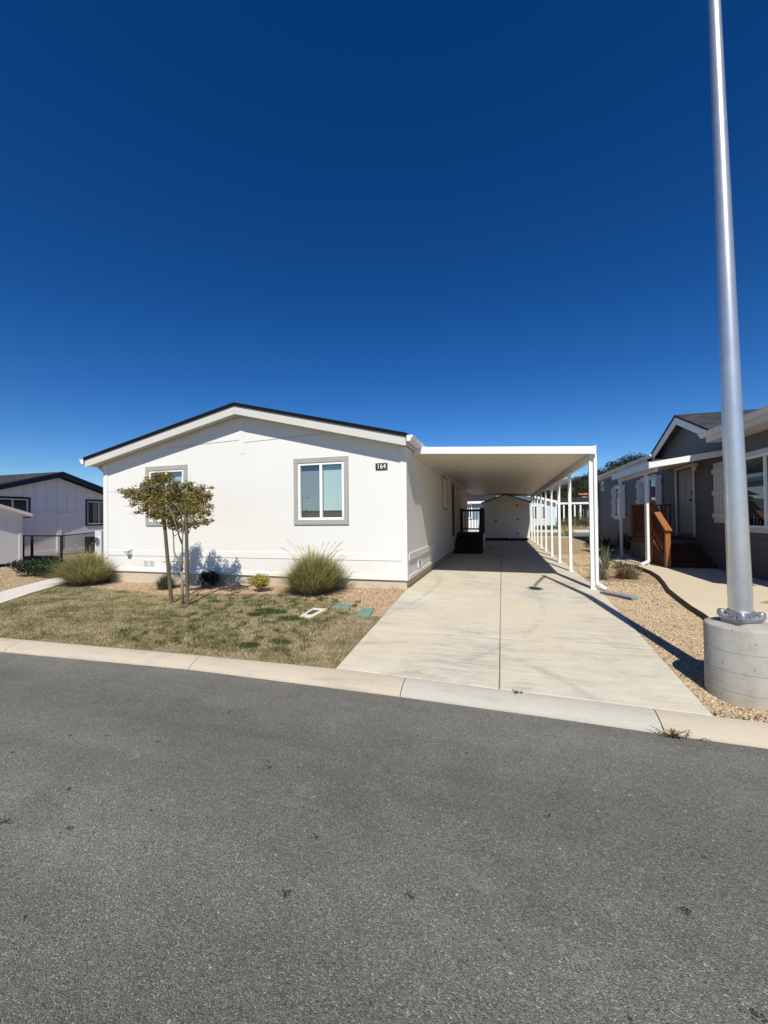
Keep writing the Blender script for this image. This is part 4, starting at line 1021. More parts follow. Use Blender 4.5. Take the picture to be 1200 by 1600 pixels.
# ------------------------------------------------------------------ light pole and its footing
LP = Vector((1.998, 4.30, 0)); lz = -.27
mb = MB(); r_ = .262; ft = .375
prof = [(r_, 0.0), (r_, ft - .018), (r_ - .005, ft - .006), (r_ - .016, ft), (.05, ft + .004)]
mb.lathe([(a, z if i else lz - .02) for i, (a, z) in enumerate(prof)], LP, 72)
tag(mb.build('concrete_footing', M['footing'], smooth='auto'), 'round grey concrete footing under the metal light pole', 'footing')
lp = thing('light_pole', LP + Vector((0, 0, ft)), 'tall galvanised metal light pole standing on the round concrete footing', 'street lamp')
mb = MB(); hgt = 6.35; segs = 14
mb.tube([LP + Vector((-.10 * i / segs, 0, ft + .06 + (hgt - ft - .06) * i / segs)) for i in range(segs + 1)], [.087 - .046 * i / segs for i in range(segs + 1)], 40)
mb.build('shaft', M['galv'], lp, smooth='auto')
# cast base: grout pad, flange with four lobes, ribs
mb = MB(); yaw_ = R(24)
def rot2(x, y): return (LP.x + x * math.cos(yaw_) - y * math.sin(yaw_), LP.y + x * math.sin(yaw_) + y * math.cos(yaw_))
sq = []
h_ = .118
for cx_, cy_ in ((1, 1), (-1, 1), (-1, -1), (1, -1)):
    a0 = math.atan2(cy_, cx_)
    for k_ in range(-2, 3):
        a_ = a0 + k_ * R(20); sq.append((cx_ * (h_ - .035) + .035 * math.cos(a_), cy_ * (h_ - .035) + .035 * math.sin(a_)))
def ringz(s_, z): return [(*rot2(x * s_, y * s_), z) for x, y in sq]
n_ = len(sq)
def loft(mb, rings):
    vs = [p for r in rings for p in r]; k = len(rings)
    mb.add(vs, [(i * n_ + j, i * n_ + (j + 1) % n_, (i + 1) * n_ + (j + 1) % n_, (i + 1) * n_ + j) for i in range(k - 1) for j in range(n_)] + [tuple(range(n_))[::-1], tuple(range((k - 1) * n_, k * n_))])
g = MB(); loft(g, [ringz(.90, ft + .001), ringz(.90, ft + .038)]); g.build('grout_pad', M['footing'], lp)
loft(mb, [ringz(1., ft + .039), ringz(1., ft + .062), ringz(.96, ft + .068), ringz(.66, ft + .075)])
mb.tube([LP + Vector((0, 0, ft + .06)), LP + Vector((0, 0, ft + .115)), LP + Vector((0, 0, ft + .122))], [.102, .099, .092], 40)
for sx_, sy_ in ((1, 1), (-1, 1), (-1, -1), (1, -1)):
    x_, y_ = rot2(sx_ * .093, sy_ * .093)
    mb.lathe([(.033, ft + .06), (.032, ft + .10), (.026, ft + .113), (.012, ft + .117)], (x_, y_, 0), 16)
for ax, ay in ((1, 0), (-1, 0), (0, 1), (0, -1)):
    for o_ in (-.028, .028):
        p0 = rot2(ax * .082 + ay * o_ * .7, ay * .082 + ax * o_ * .7); p1 = rot2(ax * .122 + ay * o_ * 1.6, ay * .122 + ax * o_ * 1.6)
        mb.add([(p0[0], p0[1], ft + .115), (p1[0], p1[1], ft + .068), (p1[0] + .006, p1[1] + .004, ft + .068), (p0[0] + .006, p0[1] + .004, ft + .115), (p0[0], p0[1], ft + .06), (p1[0], p1[1], ft + .05), (p1[0] + .006, p1[1] + .004, ft + .05), (p0[0] + .006, p0[1] + .004, ft + .06)],
               ((0, 1, 2, 3), (4, 7, 6, 5), (0, 4, 5, 1), (3, 2, 6, 7), (0, 3, 7, 4), (1, 5, 6, 2)))
mb.build('base_casting', M['cast'], lp, smooth='auto')
mb = MB(); top = LP + Vector((-.10, 0, hgt - .12)); tip = LP + Vector((-.36, -1.55, hgt + .12))
mb.tube([top, top.lerp(tip, .5) + Vector((0, 0, .05)), tip], [.032, .028, .024], 12); mb.build('arm', M['galv'], lp, smooth=True)
mb = MB(); loc_ = tip + Vector((-.02, -.22, -.02)); mb.lathe([(.02, .15), (.08, .13), (.115, .03), (.12, -.10), (.10, -.14), (.02, -.145)], loc_, 24); mb.build('lamp_head', M['lampgrey'], lp, smooth='auto')

# ------------------------------------------------------------------ grey house on the right
GX = 4.9; GE = 4.60                          # wall plane and eave line
gh = thing('manufactured_house', (GX + 3, 14, 0), 'dark grey manufactured house with white trim, shutters and porch on the right', 'house')
gy = lambda px, X=GX: PX(px, 800, X).y
gzp = lambda px, py, X=GX: PX(px, py, X).z
gy_far = gy(936); eave_z = PX(935, 745, GE).z
GN = 6.9; GEN = 4.42; eave_n = PX(1098, 683, GEN).z + .05
wins = [  # y0,y1,z0,z1, far to near
    (gy(944.8), gy(941), gzp(942, 765), gzp(942, 754)),
    (gy(972.5), gy(962), gzp(967, 808), gzp(967, 761)),
    (gy(1026), gy(1004), gzp(1015, 815), gzp(1015, 748)),
    (gy(1084), gy(1058.5), gzp(1072, 838) , gzp(1072, 732)),           # door
    (7.4, gy(1147), gzp(1172, 824), gzp(1172, 714))]
holes = [(min(a, b) - GN, max(a, b) - GN, c, d) for a, b, c, d in wins]
mb = MB(); wall_panel(mb, (GX, GN, 0), (0, 1, 0), gy_far - GN, (-.1, eave_z - .02), holes, .14, (1, 0, 0))
mb.add([(GX, gy_far, -.1), (GX + 7, gy_far, -.1), (GX + 7, gy_far, eave_z), (GX, gy_far, eave_z)], ((0, 1, 2, 3),))
mb.add([(GX, GN, -.1), (GX + 7, GN, -.1), (GX + 7, GN, eave_z), (GX, GN, eave_z)], ((3, 2, 1, 0),))
GP = PX(1057, 648, GE + .05); gpy, gpz = GP.y, GP.z
gl, gr = gy(1021.5, GE) + .15, gy(1098, GE) - .4          # gable feet: far and near
gsl = (gpz - eave_z - .02) / ((gl - gr) / 2)
gl, gr = gpy + 2.15, gpy - 2.15
mb.add([(GX - .001, gl, eave_z - .03), (GX - .001, gr, eave_z - .03), (GX - .001, gpy, gpz - .2)], ((0, 2, 1),))
mb.build('wall', M['grey_siding'], gh, recalc=False)
mb = MB()                                     # main roof, ridge along Y, cut round the cross gable
rx_ = GX + 3.7; rz_ = eave_z + .75
for e_, ez_, ya_, yb2 in ((GE, eave_z, gl - .2, gy_far + .3), (GEN, eave_n, GN - .4, gr + .2), (GX + 1.4, eave_z + .75 * (GX + 1.4 - GE) / (rx_ - GE), gr + .21, gl - .21)):
    mb.prism([(e_, ya_, ez_ + .02), (rx_, ya_, rz_), (rx_, ya_, rz_ - .07), (e_, ya_, ez_ - .05)], (0, yb2 - ya_, 0))
mb.prism([(GX + 7.4, GN - .4, eave_z + .02), (rx_, GN - .4, rz_), (rx_, GN - .4, rz_ - .07), (GX + 7.4, GN - .4, eave_z - .05)], (0, gy_far - GN + .7, 0))
for f_ in (gl + .12, gr - .12):               # cross gable
    mb.prism([(GE, gpy, gpz), (GE, f_, eave_z - .08), (GE, f_, eave_z - .14), (GE, gpy, gpz - .06)], (4.2, 0, 0))
mb.build('roof', M['shingle_grey'], gh)
mb = MB()
for f_ in (gl + .10, gr - .10):
    mb.prism([(GE + .02, gpy, gpz - .061), (GE + .02, f_, eave_z - .13), (GE + .02, f_, eave_z - .31), (GE + .02, gpy, gpz - .26)], (.03, 0, 0))
mb.build('barge_board', M['grey_trim'], gh)
y_f1 = gy(1021.5, GE); y_n1 = PX(1098, 683, GEN).y
mb = MB(); mb.prism([(GE + .02, y_f1, eave_z - .17), (GE + .02, y_f1, eave_z), (GE + .05, y_f1, eave_z), (GE + .05, y_f1, eave_z - .14), (GX - .001, y_f1, eave_z - .14), (GX - .001, y_f1, eave_z - .17)], (0, gy_far + .3 - y_f1, 0)); mb.build('fascia', M['grey_trim'], gh)
mb = MB(); mb.prism([(GEN + .02, GN - .4, eave_n - .2), (GEN + .02, GN - .4, eave_n), (GX - .001, GN - .4, eave_n), (GX - .001, GN - .4, eave_n - .2)], (0, y_n1 - .1 - GN + .4, 0)); mb.build('fascia', M['grey_trim'], gh)
mb = MB(); kgutter(mb, GE + .018, eave_z + .02, y_f1, gy_far + .3, -1); mb.build('gutter', M['grey_trim'], gh)
mb = MB(); kgutter(mb, GEN + .018, eave_n + .02, GN - .4, y_n1, -1); mb.build('gutter', M['grey_trim'], gh)
mb = MB(); yd = gy_far + .06; mb.tube([(GE - .03, yd + .1, eave_z - .1), (GE, yd + .06, eave_z - .25), (GX - .06, yd, eave_z - .42), (GX - .06, yd, .05)], .04, 8); mb.build('downspout', M['black_metal'], gh, smooth='auto')
mb = MB(); mb.box(GX - .02, GX - .001, GN, gy_far, .66, .80); mb.box(GX - .022, GX, gy_far - .1, gy_far + .02, 0, eave_z - .18); mb.build('skirting_band', M['grey_siding'], gh)
for i, (a, b_, c_, d_) in enumerate(wins):
    y0_, y1_ = min(a, b_), max(a, b_)
    if i == 3:
        s = MB(); s.box(GX + .03, GX + .07, y0_ + .02, y1_ - .02, c_ + .01, d_ - .02); gd = s.build('door', M['door_tan'], gh)
        s = MB()
        for z0_, z1_ in ((c_ + .18, c_ + .72), (c_ + .92, d_ - .2)):
            for ya, yb_ in ((y0_ + .13, (y0_ + y1_) / 2 - .05), ((y0_ + y1_) / 2 + .05, y1_ - .13)): s.box(GX + .022, GX + .031, ya, yb_, z0_, z1_)
        s.build('door_panel', M['door_tan'], gd, bevel=.006)
        s = MB(); s.lathe([(.0, -.03), (.03, -.02), (.035, .0), (.03, .02), (.0, .03)], (GX - .02, y0_ + .12, c_ + 1.0), 10); s.build('handle', M['black_metal'], gd); s = MB(); s.box(GX + .0, GX + .03, y0_ + .09, y0_ + .15, c_ + 1.12, c_ + 1.26); s.build('lock', M['black_metal'], gd)
        s = MB(); s.box(GX - .022, GX - .001, y0_ - .09, y0_, c_, d_ + .09); s.box(GX - .022, GX - .001, y1_, y1_ + .09, c_, d_ + .09); s.box(GX - .022, GX - .001, y0_, y1_, d_, d_ + .09); s.build('door_trim', M['grey_trim'], gh)
        s = MB(); s.lathe([(.02, -.12), (.05, -.10), (.06, .0), (.04, .05), (.01, .06)], (GX - .08, y0_ - .28, d_ - .02), 12); s.box(GX - .06, GX - .001, y0_ - .31, y0_ - .25, d_ - .02, d_ + .06); s.build('porch_light', M['meter_grey'], gh)
    else:
        window(gh, (GX, y0_), (0, 1, 0), (-1, 0, 0), y1_ - y0_, c_, d_, .10 if i else .06, 'grey_trim', .04, glassm='glass_dark', blind=['blind_grey', None] if i in (1, 2) else (['blind_grey'] if i == 4 else None), blind_cut=.3 if i != 4 else .12, panes=1 if i == 0 else 2 if i < 4 else 3)
def shutter(y0_, y1_, z0_, z1_):
    s = MB(); n = 4; w_ = (y1_ - y0_) / n
    for k in range(n): s.box(GX - .030, GX - .004, y0_ + k * w_ + .014, y0_ + (k + 1) * w_ - .014, z0_, z1_)
    for f_ in (.12, .5, .86):
        z = z0_ + (z1_ - z0_) * f_; s.box(GX - .058, GX - .029, y0_ - .015, y1_ + .015, z - .05, z + .05)
    s.build('shutter', M['grey_trim'], gh, bevel=.003)
def spair(i, ws):
    a, b_, c_, d_ = wins[i]; y0_, y1_ = min(a, b_) - .105, max(a, b_) + .105
    shutter(y1_, y1_ + ws, c_ - .06, d_ + .04); shutter(y0_ - ws, y0_, c_ - .06, d_ + .04)
spair(1, .42); spair(2, .45)
shutter(gy(1137), gy(1117.5), gzp(1127, 817), gzp(1127, 722))

# porch awning
AX = 3.42
aw = thing('porch_awning', (4.2, 12.7, 0), 'flat white porch awning with square posts on the grey house', 'awning')
az = lambda x: PX(1016, 722, AX).z + (PY(1100, 708, PX(1016, 722, AX).y).z - PX(1016, 722, AX).z) * (x - AX) / (PY(1100, 708, PX(1016, 722, AX).y).x - AX)
AY0 = PX(1016, 722, AX).y; AY1 = PX(957.5, 748, AX).y
mb = MB(); mb.prism([(AX, AY0, az(AX)), (GX - .01, AY0, az(GX)), (GX - .01, AY0, az(GX) - .14), (AX, AY0, az(AX) - .14)], (0, .03, 0)); mb.build('fascia', M['alum'], aw)
mb = MB(); mb.prism([(AX, AY0 + .031, az(AX) - .02), (GX - .01, AY0 + .031, az(GX) - .02), (GX - .01, AY0 + .031, az(GX) - .09), (AX, AY0 + .031, az(AX) - .09)], (0, AY1 - AY0, 0)); mb.build('roof', M['alum'], aw)
mb = MB(); mb.box(AX - .03, AX - .001, AY0 + .0, AY1, az(AX) - .15, az(AX) + .005); mb.build('side_fascia', M['alum'], aw)
mb = MB(); mb.box(AX + .12, AX + .19, AY0 + .1, AY1 - .1, az(AX) - .22, az(AX) - .092); mb.build('beam', M['alum'], aw)
for px_ in (1010, 970):
    y = PX(px_, 800, AX + .15).y; mb = MB(); mb.box(AX + .115, AX + .185, y - .035, y + .035, .0, az(AX) - .221); mb.build('post', M['alum'], aw, bevel=.005)
pyn = PX(1010, 800, AX + .15).y
mb = MB(); mb.beam((AX + .15, pyn - .075, .12), (AX + .15, pyn - .075, az(AX) - .3), .06, .075, up=(0, 1, 0)); mb.beam((AX + .15, pyn - .07, .14), (AX - .02, pyn - .1, .05), .075, .055); mb.build('downspout', M['alum'], aw, bevel=.005)

# red brown wooden porch, railing in a shaded and a sunlit wood tone
pz = wins[3][2] - .02
rp = thing('wooden_porch', (4.3, 12.8, 0), 'red brown wooden porch with stairs and railing at the grey house door', 'porch')
ny = PX(1043, 890, 3.84).y
dy0, dy1 = ny + 1.05, ny + 2.75; rx0, rx1 = 3.80, GX - .03
s = MB(); s.box(rx0, rx1, dy0, dy1, pz - .04, pz); s.build('deck', M['stairwood'], rp)
s = MB(); s.box(rx0 + .01, rx0 + .03, dy0, dy1, .04, pz - .19); s.build('skirt_panel', M['grey_siding'], rp)
s = MB(); s.box(rx0 - .005, rx0 + .009, dy0, dy1, pz - .18, pz - .041); s.build('rim_joist', M['redwood_shaded'], rp)
s = MB()
for i in range(4):
    y = ny + .02 + .265 * i; z = pz * (i + 1) / 5
    s.box(rx0 + .1, rx1, y, y + .29, z - .035, z); s.box(rx0 + .1, rx1, y + .02, y + .04, .035 if i == 0 else pz * i / 5, z - .036)
s.build('stairs', M['stairwood'], rp)
s = MB(); s.prism([(rx0 + .06, ny + .02, .04), (rx0 + .06, dy0, .04), (rx0 + .06, dy0, pz - .05), (rx0 + .06, ny + .05, .10)], (.035, 0, 0)); s.build('stringer', M['redwood_shaded'], rp)
rh = pz + .92
s = MB(); s.beam((rx0 + .05, ny - .10, .93), (rx0 + .05, dy0, rh + .02), .145, .035); s.build('handrail', M['redwood_sunlit'], rp); s = MB(); s.beam((rx0 + .05, dy0, rh), (rx0 + .05, dy1, rh), .14, .035); s.beam((rx0, dy1 - .05, rh), (rx1, dy1 - .05, rh), .035, .14, up=(0, 1, 0))
s.beam((rx0 + .05, dy0, pz + .1), (rx0 + .05, dy1, pz + .1), .04, .08); s.beam((rx0 + .05, ny, .20), (rx0 + .05, dy0, pz + .13), .04, .09); s.beam((rx0 + .05, ny, .84), (rx0 + .05, dy0, rh - .07), .04, .09); s.beam((rx0 + .05, dy0, rh - .07), (rx0 + .05, dy1, rh - .07), .04, .09)
s.build('handrail', M['redwood_shaded'], rp)
s = MB()
for i in range(14): s.box(rx0 + .03, rx0 + .065, dy0 + .1 + i * .118, dy0 + .135 + i * .118, pz + .08, rh - .05)
for i in range(7):
    y = ny + .12 + i * .13; t_ = (y - ny) / 1.05; s.box(rx0 + .03, rx0 + .065, y, y + .035, .2 + t_ * (pz - .08), .86 + t_ * (rh - .93))
for i in range(9): s.box(rx0 + .1 + i * .115, rx0 + .135 + i * .115, dy1 - .07, dy1 - .035, pz + .02, rh - .02)
s.build('balusters', M['redwood_shaded'], rp)
for x_, y_, z_t in ((rx0 + .05, ny, .90), (rx0 + .05, dy0, rh - .02), (rx0 + .05, dy1 - .05, rh - .02)):
    s = MB(); s.box(x_ - .055, x_ + .055, y_ - .05, y_ + .05, .03, z_t); s.build('newel_post', M['redwood_sunlit'], rp, bevel=.006)

# plants in the right strip
pc_ = PG(985, 905); t = thing('ornamental_grass', pc_, 'small shrubby plant with reddish blades in the gravel by the tan walk', 'plant')
leaf_cloud('leaves', [((pc_.x + .1, pc_.y + .1, .17), (.16, .15, .17)), ((pc_.x + .02, pc_.y, .1), (.1, .1, .1))], 700, .032, M['grey_leaf'], t)
arc_blades('blades', pc_ + Vector((-.14, .05, 0)), 260, .42, .42, M['red_blade'], t, .005)
arc_blades('green_blades', pc_ + Vector((.04, .05, 0)), 160, .28, .40, M['fountain'], t, .005)
p1 = PG(937, 905); t = thing('yucca', p1, 'pale spiky plant beside the first carport post', 'plant')
arc_blades('blades', p1, 130, .30, .42, M['grey_leaf'], t, .02, droop=.25)
p2 = PG(945, 889); t = thing('spiky_plant', p2, 'upright sparse plant with long pale leaves against the grey house shadow', 'plant')
arc_blades('blades', p2, 30, .45, .65, M['grey_leaf'], t, .03, droop=.2)
p3 = PG(968, 888); t = thing('spiky_plant', p3, 'low spiky plant beside the rear porch awning post', 'plant')
arc_blades('blades', p3, 60, .5, .32, M['sage_blade'], t, .02, droop=.3)
shrub(950, 872, .9, .65, 900, .07, M['dark_leaf'], 'dark bush along the grey house wall beyond the porch', depth=.7)
shrub(982, 868, .6, .9, 500, .08, M['dark_leaf'], 'dark leafy bush beside the wooden porch skirt', depth=.5)
shrub(928, 862, .8, .6, 700, .07, M['dark_leaf'], 'dark bush at the rear corner of the grey house', depth=.7)

# ------------------------------------------------------------------ left neighbours
NX = -18.0
nb = thing('manufactured_house', (NX - 4, 12, 0), 'lilac grey house with navy trim behind the chain link fence', 'house')
q = lambda px, py, X=NX: PX(px, py, X)
npk = q(99, 738, NX + .35); ner = q(160, 762, NX + .35); nel = q(0, 757, NX + .35)
slr = (npk.z - ner.z) / (ner.y - npk.y); sll = (npk.z - nel.z) / (npk.y - nel.y); sl = (slr + sll) / 2
ny0, ny1 = npk.y - 3.9, npk.y + 3.9; zz = npk.z - 3.9 * sl
nw = [(q(-6, 800).y, q(44, 800).y, q(20, 806).z, q(20, 779).z), (q(136, 800).y, q(172, 800).y, q(140, 819).z, q(140, 783).z)]
pa, pb = q(-30, 800).y, q(176, 800).y
rzl = lambda y: npk.z - .2 - abs(y - npk.y) * sl
zt2 = min(rzl(pa), rzl(pb))
nw = [(a, b_, c_, min(d_, zt2 - .05)) for a, b_, c_, d_ in nw]
mb = MB(); wall_panel(mb, (NX, pa, 0), (0, 1, 0), pb - pa, (-.15, zt2), [(a - pa, b_ - pa, c_, d_) for a, b_, c_, d_ in nw], .12, (-1, 0, 0))
mb.add([(NX, pa, zt2), (NX, pb, zt2), (NX, pb, rzl(pb)), (NX, npk.y, npk.z - .2), (NX, pa, rzl(pa))], ((0, 1, 2, 3, 4),))
mb.add([(NX, ny0, -.15), (NX, pa, -.15), (NX, pa, rzl(pa)), (NX, ny0, rzl(ny0))], ((0, 1, 2, 3),)); mb.add([(NX, pb, -.15), (NX, ny1, -.15), (NX, ny1, rzl(ny1)), (NX, pb, rzl(pb))], ((0, 1, 2, 3),))
mb.add([(NX, ny0, -.1), (NX - 14, ny0, -.1), (NX - 14, ny0, zz), (NX, ny0, zz)], ((0, 3, 2, 1),)); mb.build('wall', M['lilac_siding'], nb, recalc=False)
mb = MB()
for s_ in (-1, 1): mb.prism([(NX + .35, npk.y, npk.z + .03), (NX + .35, npk.y + s_ * 4.3, npk.z + .03 - 4.3 * sl), (NX + .35, npk.y + s_ * 4.3, npk.z - .02 - 4.3 * sl), (NX + .35, npk.y, npk.z - .02)], (-14.7, 0, 0))
mb.build('roof', M['shingle_grey'], nb)
mb = MB()
for s_ in (-1, 1): mb.prism([(NX + .33, npk.y, npk.z - .021), (NX + .33, npk.y + s_ * 4.28, npk.z - .021 - 4.28 * sl), (NX + .33, npk.y + s_ * 4.28, npk.z - .20 - 4.28 * sl), (NX + .33, npk.y, npk.z - .2)], (-.03, 0, 0))
mb.build('barge_board', M['navy'], nb)
mb = MB(); zj = q(90, 801).z; mb.box(NX + .001, NX + .03, nw[0][1] + .09, nw[1][0] - .09, zj - .03, zj + .01)
mb.box(NX + .001, NX + .03, q(92, 800).y - .09, q(92, 800).y + .09, 0.02, zj - .021); mb.box(NX + .001, NX + .02, ny0, ny1, -.05, .12); mb.build('wall_trim', M['lilac_siding'], nb)
mb = MB()
yb_ = ny0 + .2
while yb_ < ny1 - .1:
    lo = zj + .012
    for a, b_, c_, d_ in nw:
        if a - .1 < yb_ < b_ + .1: lo = d_ + .08
    mb.box(NX + .001, NX + .022, yb_ - .02, yb_ + .02, lo, rzl(yb_) - .005); yb_ += .41
mb.build('battens', M['lilac_siding'], nb)
for a, b_, c_, d_ in nw: window(nb, (NX, a), (0, 1, 0), (1, 0, 0), b_ - a, c_, d_, .075, 'navy', .05, glassm='glass_dark')

c0 = PZ(34, 883, -.1); SX = c0.x
ls_ = thing('storage_shed', (SX - 1, c0.y - 1.2, -.1), 'pale lilac wooden shed at the left edge of the photo', 'shed')
ze = PX(34, 803, SX).z; zp2 = ze + 1.4 * .33
mb = MB(); mb.prism([(SX, c0.y, 0.0), (SX, c0.y - 2.8, 0.), (SX, c0.y - 2.8, ze), (SX, c0.y - 1.4, zp2), (SX, c0.y, ze)], (-2.2, 0, 0)); mb.build('wall', M['lilac_shed'], ls_)
mb = MB()
for s_ in (-1, 1): mb.prism([(SX + .16, c0.y - 1.4, zp2 + .08), (SX + .16, c0.y - 1.4 + s_ * 1.62, zp2 + .08 - 1.62 * .33), (SX + .16, c0.y - 1.4 + s_ * 1.62, zp2 - .02 - 1.62 * .33), (SX + .16, c0.y - 1.4, zp2 - .02)], (-2.5, 0, 0))
mb.build('roof', M['lilac_shed'], ls_)
mb = MB(); mb.box(SX - .05, SX + .015, c0.y - .08, c0.y + .015, 0.01, ze - .05); mb.build('corner_board', M['white_trim'], ls_)
mb = MB(); mb.box(SX - 2.1, SX - .06, c0.y - 2.7, c0.y - .06, -.2, -.001); mb.build('skid', M['dark'], ls_)

# chain link fence
fb = PZ(96, 878, -.1); fh = .92
fe = PZ(36, 878, -.1); fe = Vector((PY(36, 850, fb.y).x, fb.y, -.1)); f2 = PZ(152, 864, -.1)
fn = thing('chain_link_fence', fb, 'low black chain link fence between lilac house and white house', 'fence')
fpts = [fe, PY(50, 850, fb.y).copy(), fb, f2]; fpts[1].z = -.1
for p in fpts:
    mb = MB(); mb.tube([(p.x, p.y, -.2), (p.x, p.y, p.z + fh + .03)], .042, 10); mb.build('post', M['black_metal'], fn, smooth='auto')
mb = MB()
for a, b_ in ((fe, fb), (fb, f2)): mb.tube([a + Vector((0, 0, fh)), b_ + Vector((0, 0, fh))], .021, 8)
mb.build('top_rail', M['black_metal'], fn, smooth='auto')
mb = MB()
for a, b_ in ((fe, fb), (fb, f2)):
    L = (b_ - a).length; d = (b_ - a) / L; st_ = .075; n = int(L / st_)
    for i in range(-int(fh / st_), n):
        for sg in (0, 1):
            u0 = i * st_; u1 = u0 + fh - .05
            za, zb2 = .03, fh - .02
            ua, ub = max(0, u0), min(L, u1)
            if ub <= ua: continue
            z1 = za + (ua - u0); z2 = za + (ub - u0)
            if sg: z1, z2 = fh - .02 - (ua - u0), fh - .02 - (ub - u0)
            mb.tube([a + d * ua + Vector((0, 0, z1)), a + d * ub + Vector((0, 0, z2))], .0026, 3, cap=False)
mb.build('mesh_wire', M['black_metal'], fn, recalc=False)
# electric meter pedestal and dark unit
mpos = PY(157.5, 862, 9.4); mpos.z = 0
mt = thing('electric_meter', (mpos.x, mpos.y, -.1), 'grey electric meter pedestal beside the left corner of the white house', 'meter')
ztop = PY(157, 829, 9.4).z
mb = MB(); mb.box(mpos.x - .13, mpos.x + .13, mpos.y - .09, mpos.y + .09, -.1, ztop); mb.build('cabinet', M['meter_grey'], mt, bevel=.01)
mb = MB(); zc = ztop - .28
for k in range(2): pass
mb.tube([(mpos.x, mpos.y - .09, zc), (mpos.x, mpos.y - .19, zc)], .085, 20); mb.build('dial', M['glass_dark'], mt, smooth='auto')
mb = MB(); mb.tube([(mpos.x, mpos.y - .089, zc), (mpos.x, mpos.y - .115, zc)], .098, 20); mb.build('ring', M['alum'], mt, smooth='auto')
u = PZ(143, 863, -.1); mb = MB(); mb.box(u.x - .35, u.x + .35, u.y - .3, u.y + .3, -.1, .62); 
for k in range(7): mb.box(u.x - .36, u.x + .36, u.y - .31, u.y + .31, .0 + k * .08, .03 + k * .08)
tag(mb.build('outdoor_unit', M['black_metal']), 'dark boxy outdoor unit beyond the fence by the meter pedestal', 'air conditioner')
u = PZ(58, 876, -.1); mb = MB(); mb.box(u.x - .8, u.x + .6, u.y - .35, u.y + .35, -.12, .0); mb.box(u.x - .83, u.x + .63, u.y - .38, u.y + .38, .001, .04)
tag(mb.build('wooden_platform', M['stake']), 'low wooden platform behind the spreading bush by the fence', 'platform')

# ------------------------------------------------------------------ far things seen under and past the carport
def far_house(name, x0, x1, y0, dep, ez, pkz, wall, roof, label, ridge='y', overh=.3, windows=(), fascia='white_trim', px=None, garage=None):
    xm = px if px is not None else (x0 + x1) / 2
    t = thing(name, ((x0 + x1) / 2, y0, 0), label, 'house', 'houses across the back street')
    s = MB()
    if ridge == 'y': s.prism([(x0, y0, -.05), (x1, y0, -.05), (x1, y0, ez), (xm, y0, pkz - .2), (x0, y0, ez)], (0, dep, 0))
    else: s.box(x0, x1, y0, y0 + dep, -.05, ez)
    s.build('wall', M[wall], t)
    r = MB(); f = MB()
    if ridge == 'y':
        for e in (x0 - overh, x1 + overh):
            b_ = x0 if e < xm else x1; ze_ = ez - (pkz - .2 - ez) / abs(xm - b_) * overh + .2
            r.prism([(xm, y0 - overh, pkz), (e, y0 - overh, ze_), (e, y0 - overh, ze_ - .12), (xm, y0 - overh, pkz - .12)], (0, dep + 2 * overh, 0))
            f.prism([(xm, y0 - overh - .03, pkz - .02), (e, y0 - overh - .03, ze_ - .02), (e, y0 - overh - .03, ze_ - .24), (xm, y0 - overh - .03, pkz - .24)], (0, .028, 0))
    else:
        ym = y0 + dep / 2
        r.prism([(x0 - overh, y0 - overh, ez + .05), (x0 - overh, ym, pkz), (x0 - overh, y0 + dep + overh, ez + .05), (x0 - overh, y0 + dep + overh, ez - .05), (x0 - overh, ym, pkz - .12), (x0 - overh, y0 - overh, ez - .05)], (x1 - x0 + 2 * overh, 0, 0))
        f.box(x0 - overh, x1 + overh, y0 - overh - .04, y0 - overh - .001, ez - .16, ez + .06)
    r.build('roof', M[roof], t); f.build('fascia', M[fascia], t)
    for wx0, wx1, wz0, wz1 in windows:
        s = MB()
        for a, b_, c_, d_ in ((wx0 - .1, wx1 + .1, wz1, wz1 + .1), (wx0 - .1, wx1 + .1, wz0 - .1, wz0), (wx0 - .1, wx0, wz0, wz1), (wx1, wx1 + .1, wz0, wz1), ((wx0 + wx1) / 2 - .03, (wx0 + wx1) / 2 + .03, wz0, wz1)): s.box(a, b_, y0 - .04, y0 - .002, c_, d_)
        w_ = s.build('window', M['vinyl'], t); s = MB(); s.quad((wx0, y0 - .012, wz0), (wx1, y0 - .012, wz0), (wx1, y0 - .012, wz1), (wx0, y0 - .012, wz1)); s.build('pane', M['dark'], w_, recalc=False)
    if garage:
        s = MB(); s.box(garage[0], garage[1], y0 - .06, y0 - .002, 0, garage[2]); s.build('garage_door', M['vinyl'], t, bevel=.02)
    return t
Yb = 40.0
a = PY(722, 800, Yb).x; b_ = PY(757, 800, Yb).x
far_house('manufactured_house', a - 6, PY(768, 800, Yb).x, Yb, 8, PY(740, 784.5, Yb).z, PY(740, 768, Yb + 4).z, 'blue_grey_wall', 'dark_roof', 'blue grey house seen between the white house and the shed', ridge='x', windows=[(PY(731, 800, Yb).x, PY(736, 800, Yb).x, 1.2, 2.4)], garage=(PY(732, 800, Yb).x, PY(747, 800, Yb).x, .95))
Yc = 41.0
far_house('manufactured_house', PY(772, 800, Yc).x, PY(868, 800, Yc).x, Yc, 9, PY(868, 785, Yc).z, PY(792, 765, Yc).z, 'light_blue_wall', 'teal_roof', 'light blue house seen through the carport posts', px=PY(792, 800, Yc).x, windows=[(PY(845, 800, Yc).x, PY(851, 800, Yc).x, 1.0, 2.2), (PY(832, 800, Yc).x, PY(838, 800, Yc).x, 1.0, 2.2)])
Yd = 62.0
far_house('manufactured_house', PY(868, 800, Yd).x, PY(950, 800, Yd).x, Yd + 3, 9, PY(900, 786, Yd + 3).z, PY(900, 777.5, Yd + 7).z, 'brown_wall', 'dark_roof', 'long brown house with dark roof beyond the green verge', ridge='x', windows=[(PY(905, 800, Yd + 3).x, PY(911, 800, Yd + 3).x, 1.0, 2.0)])
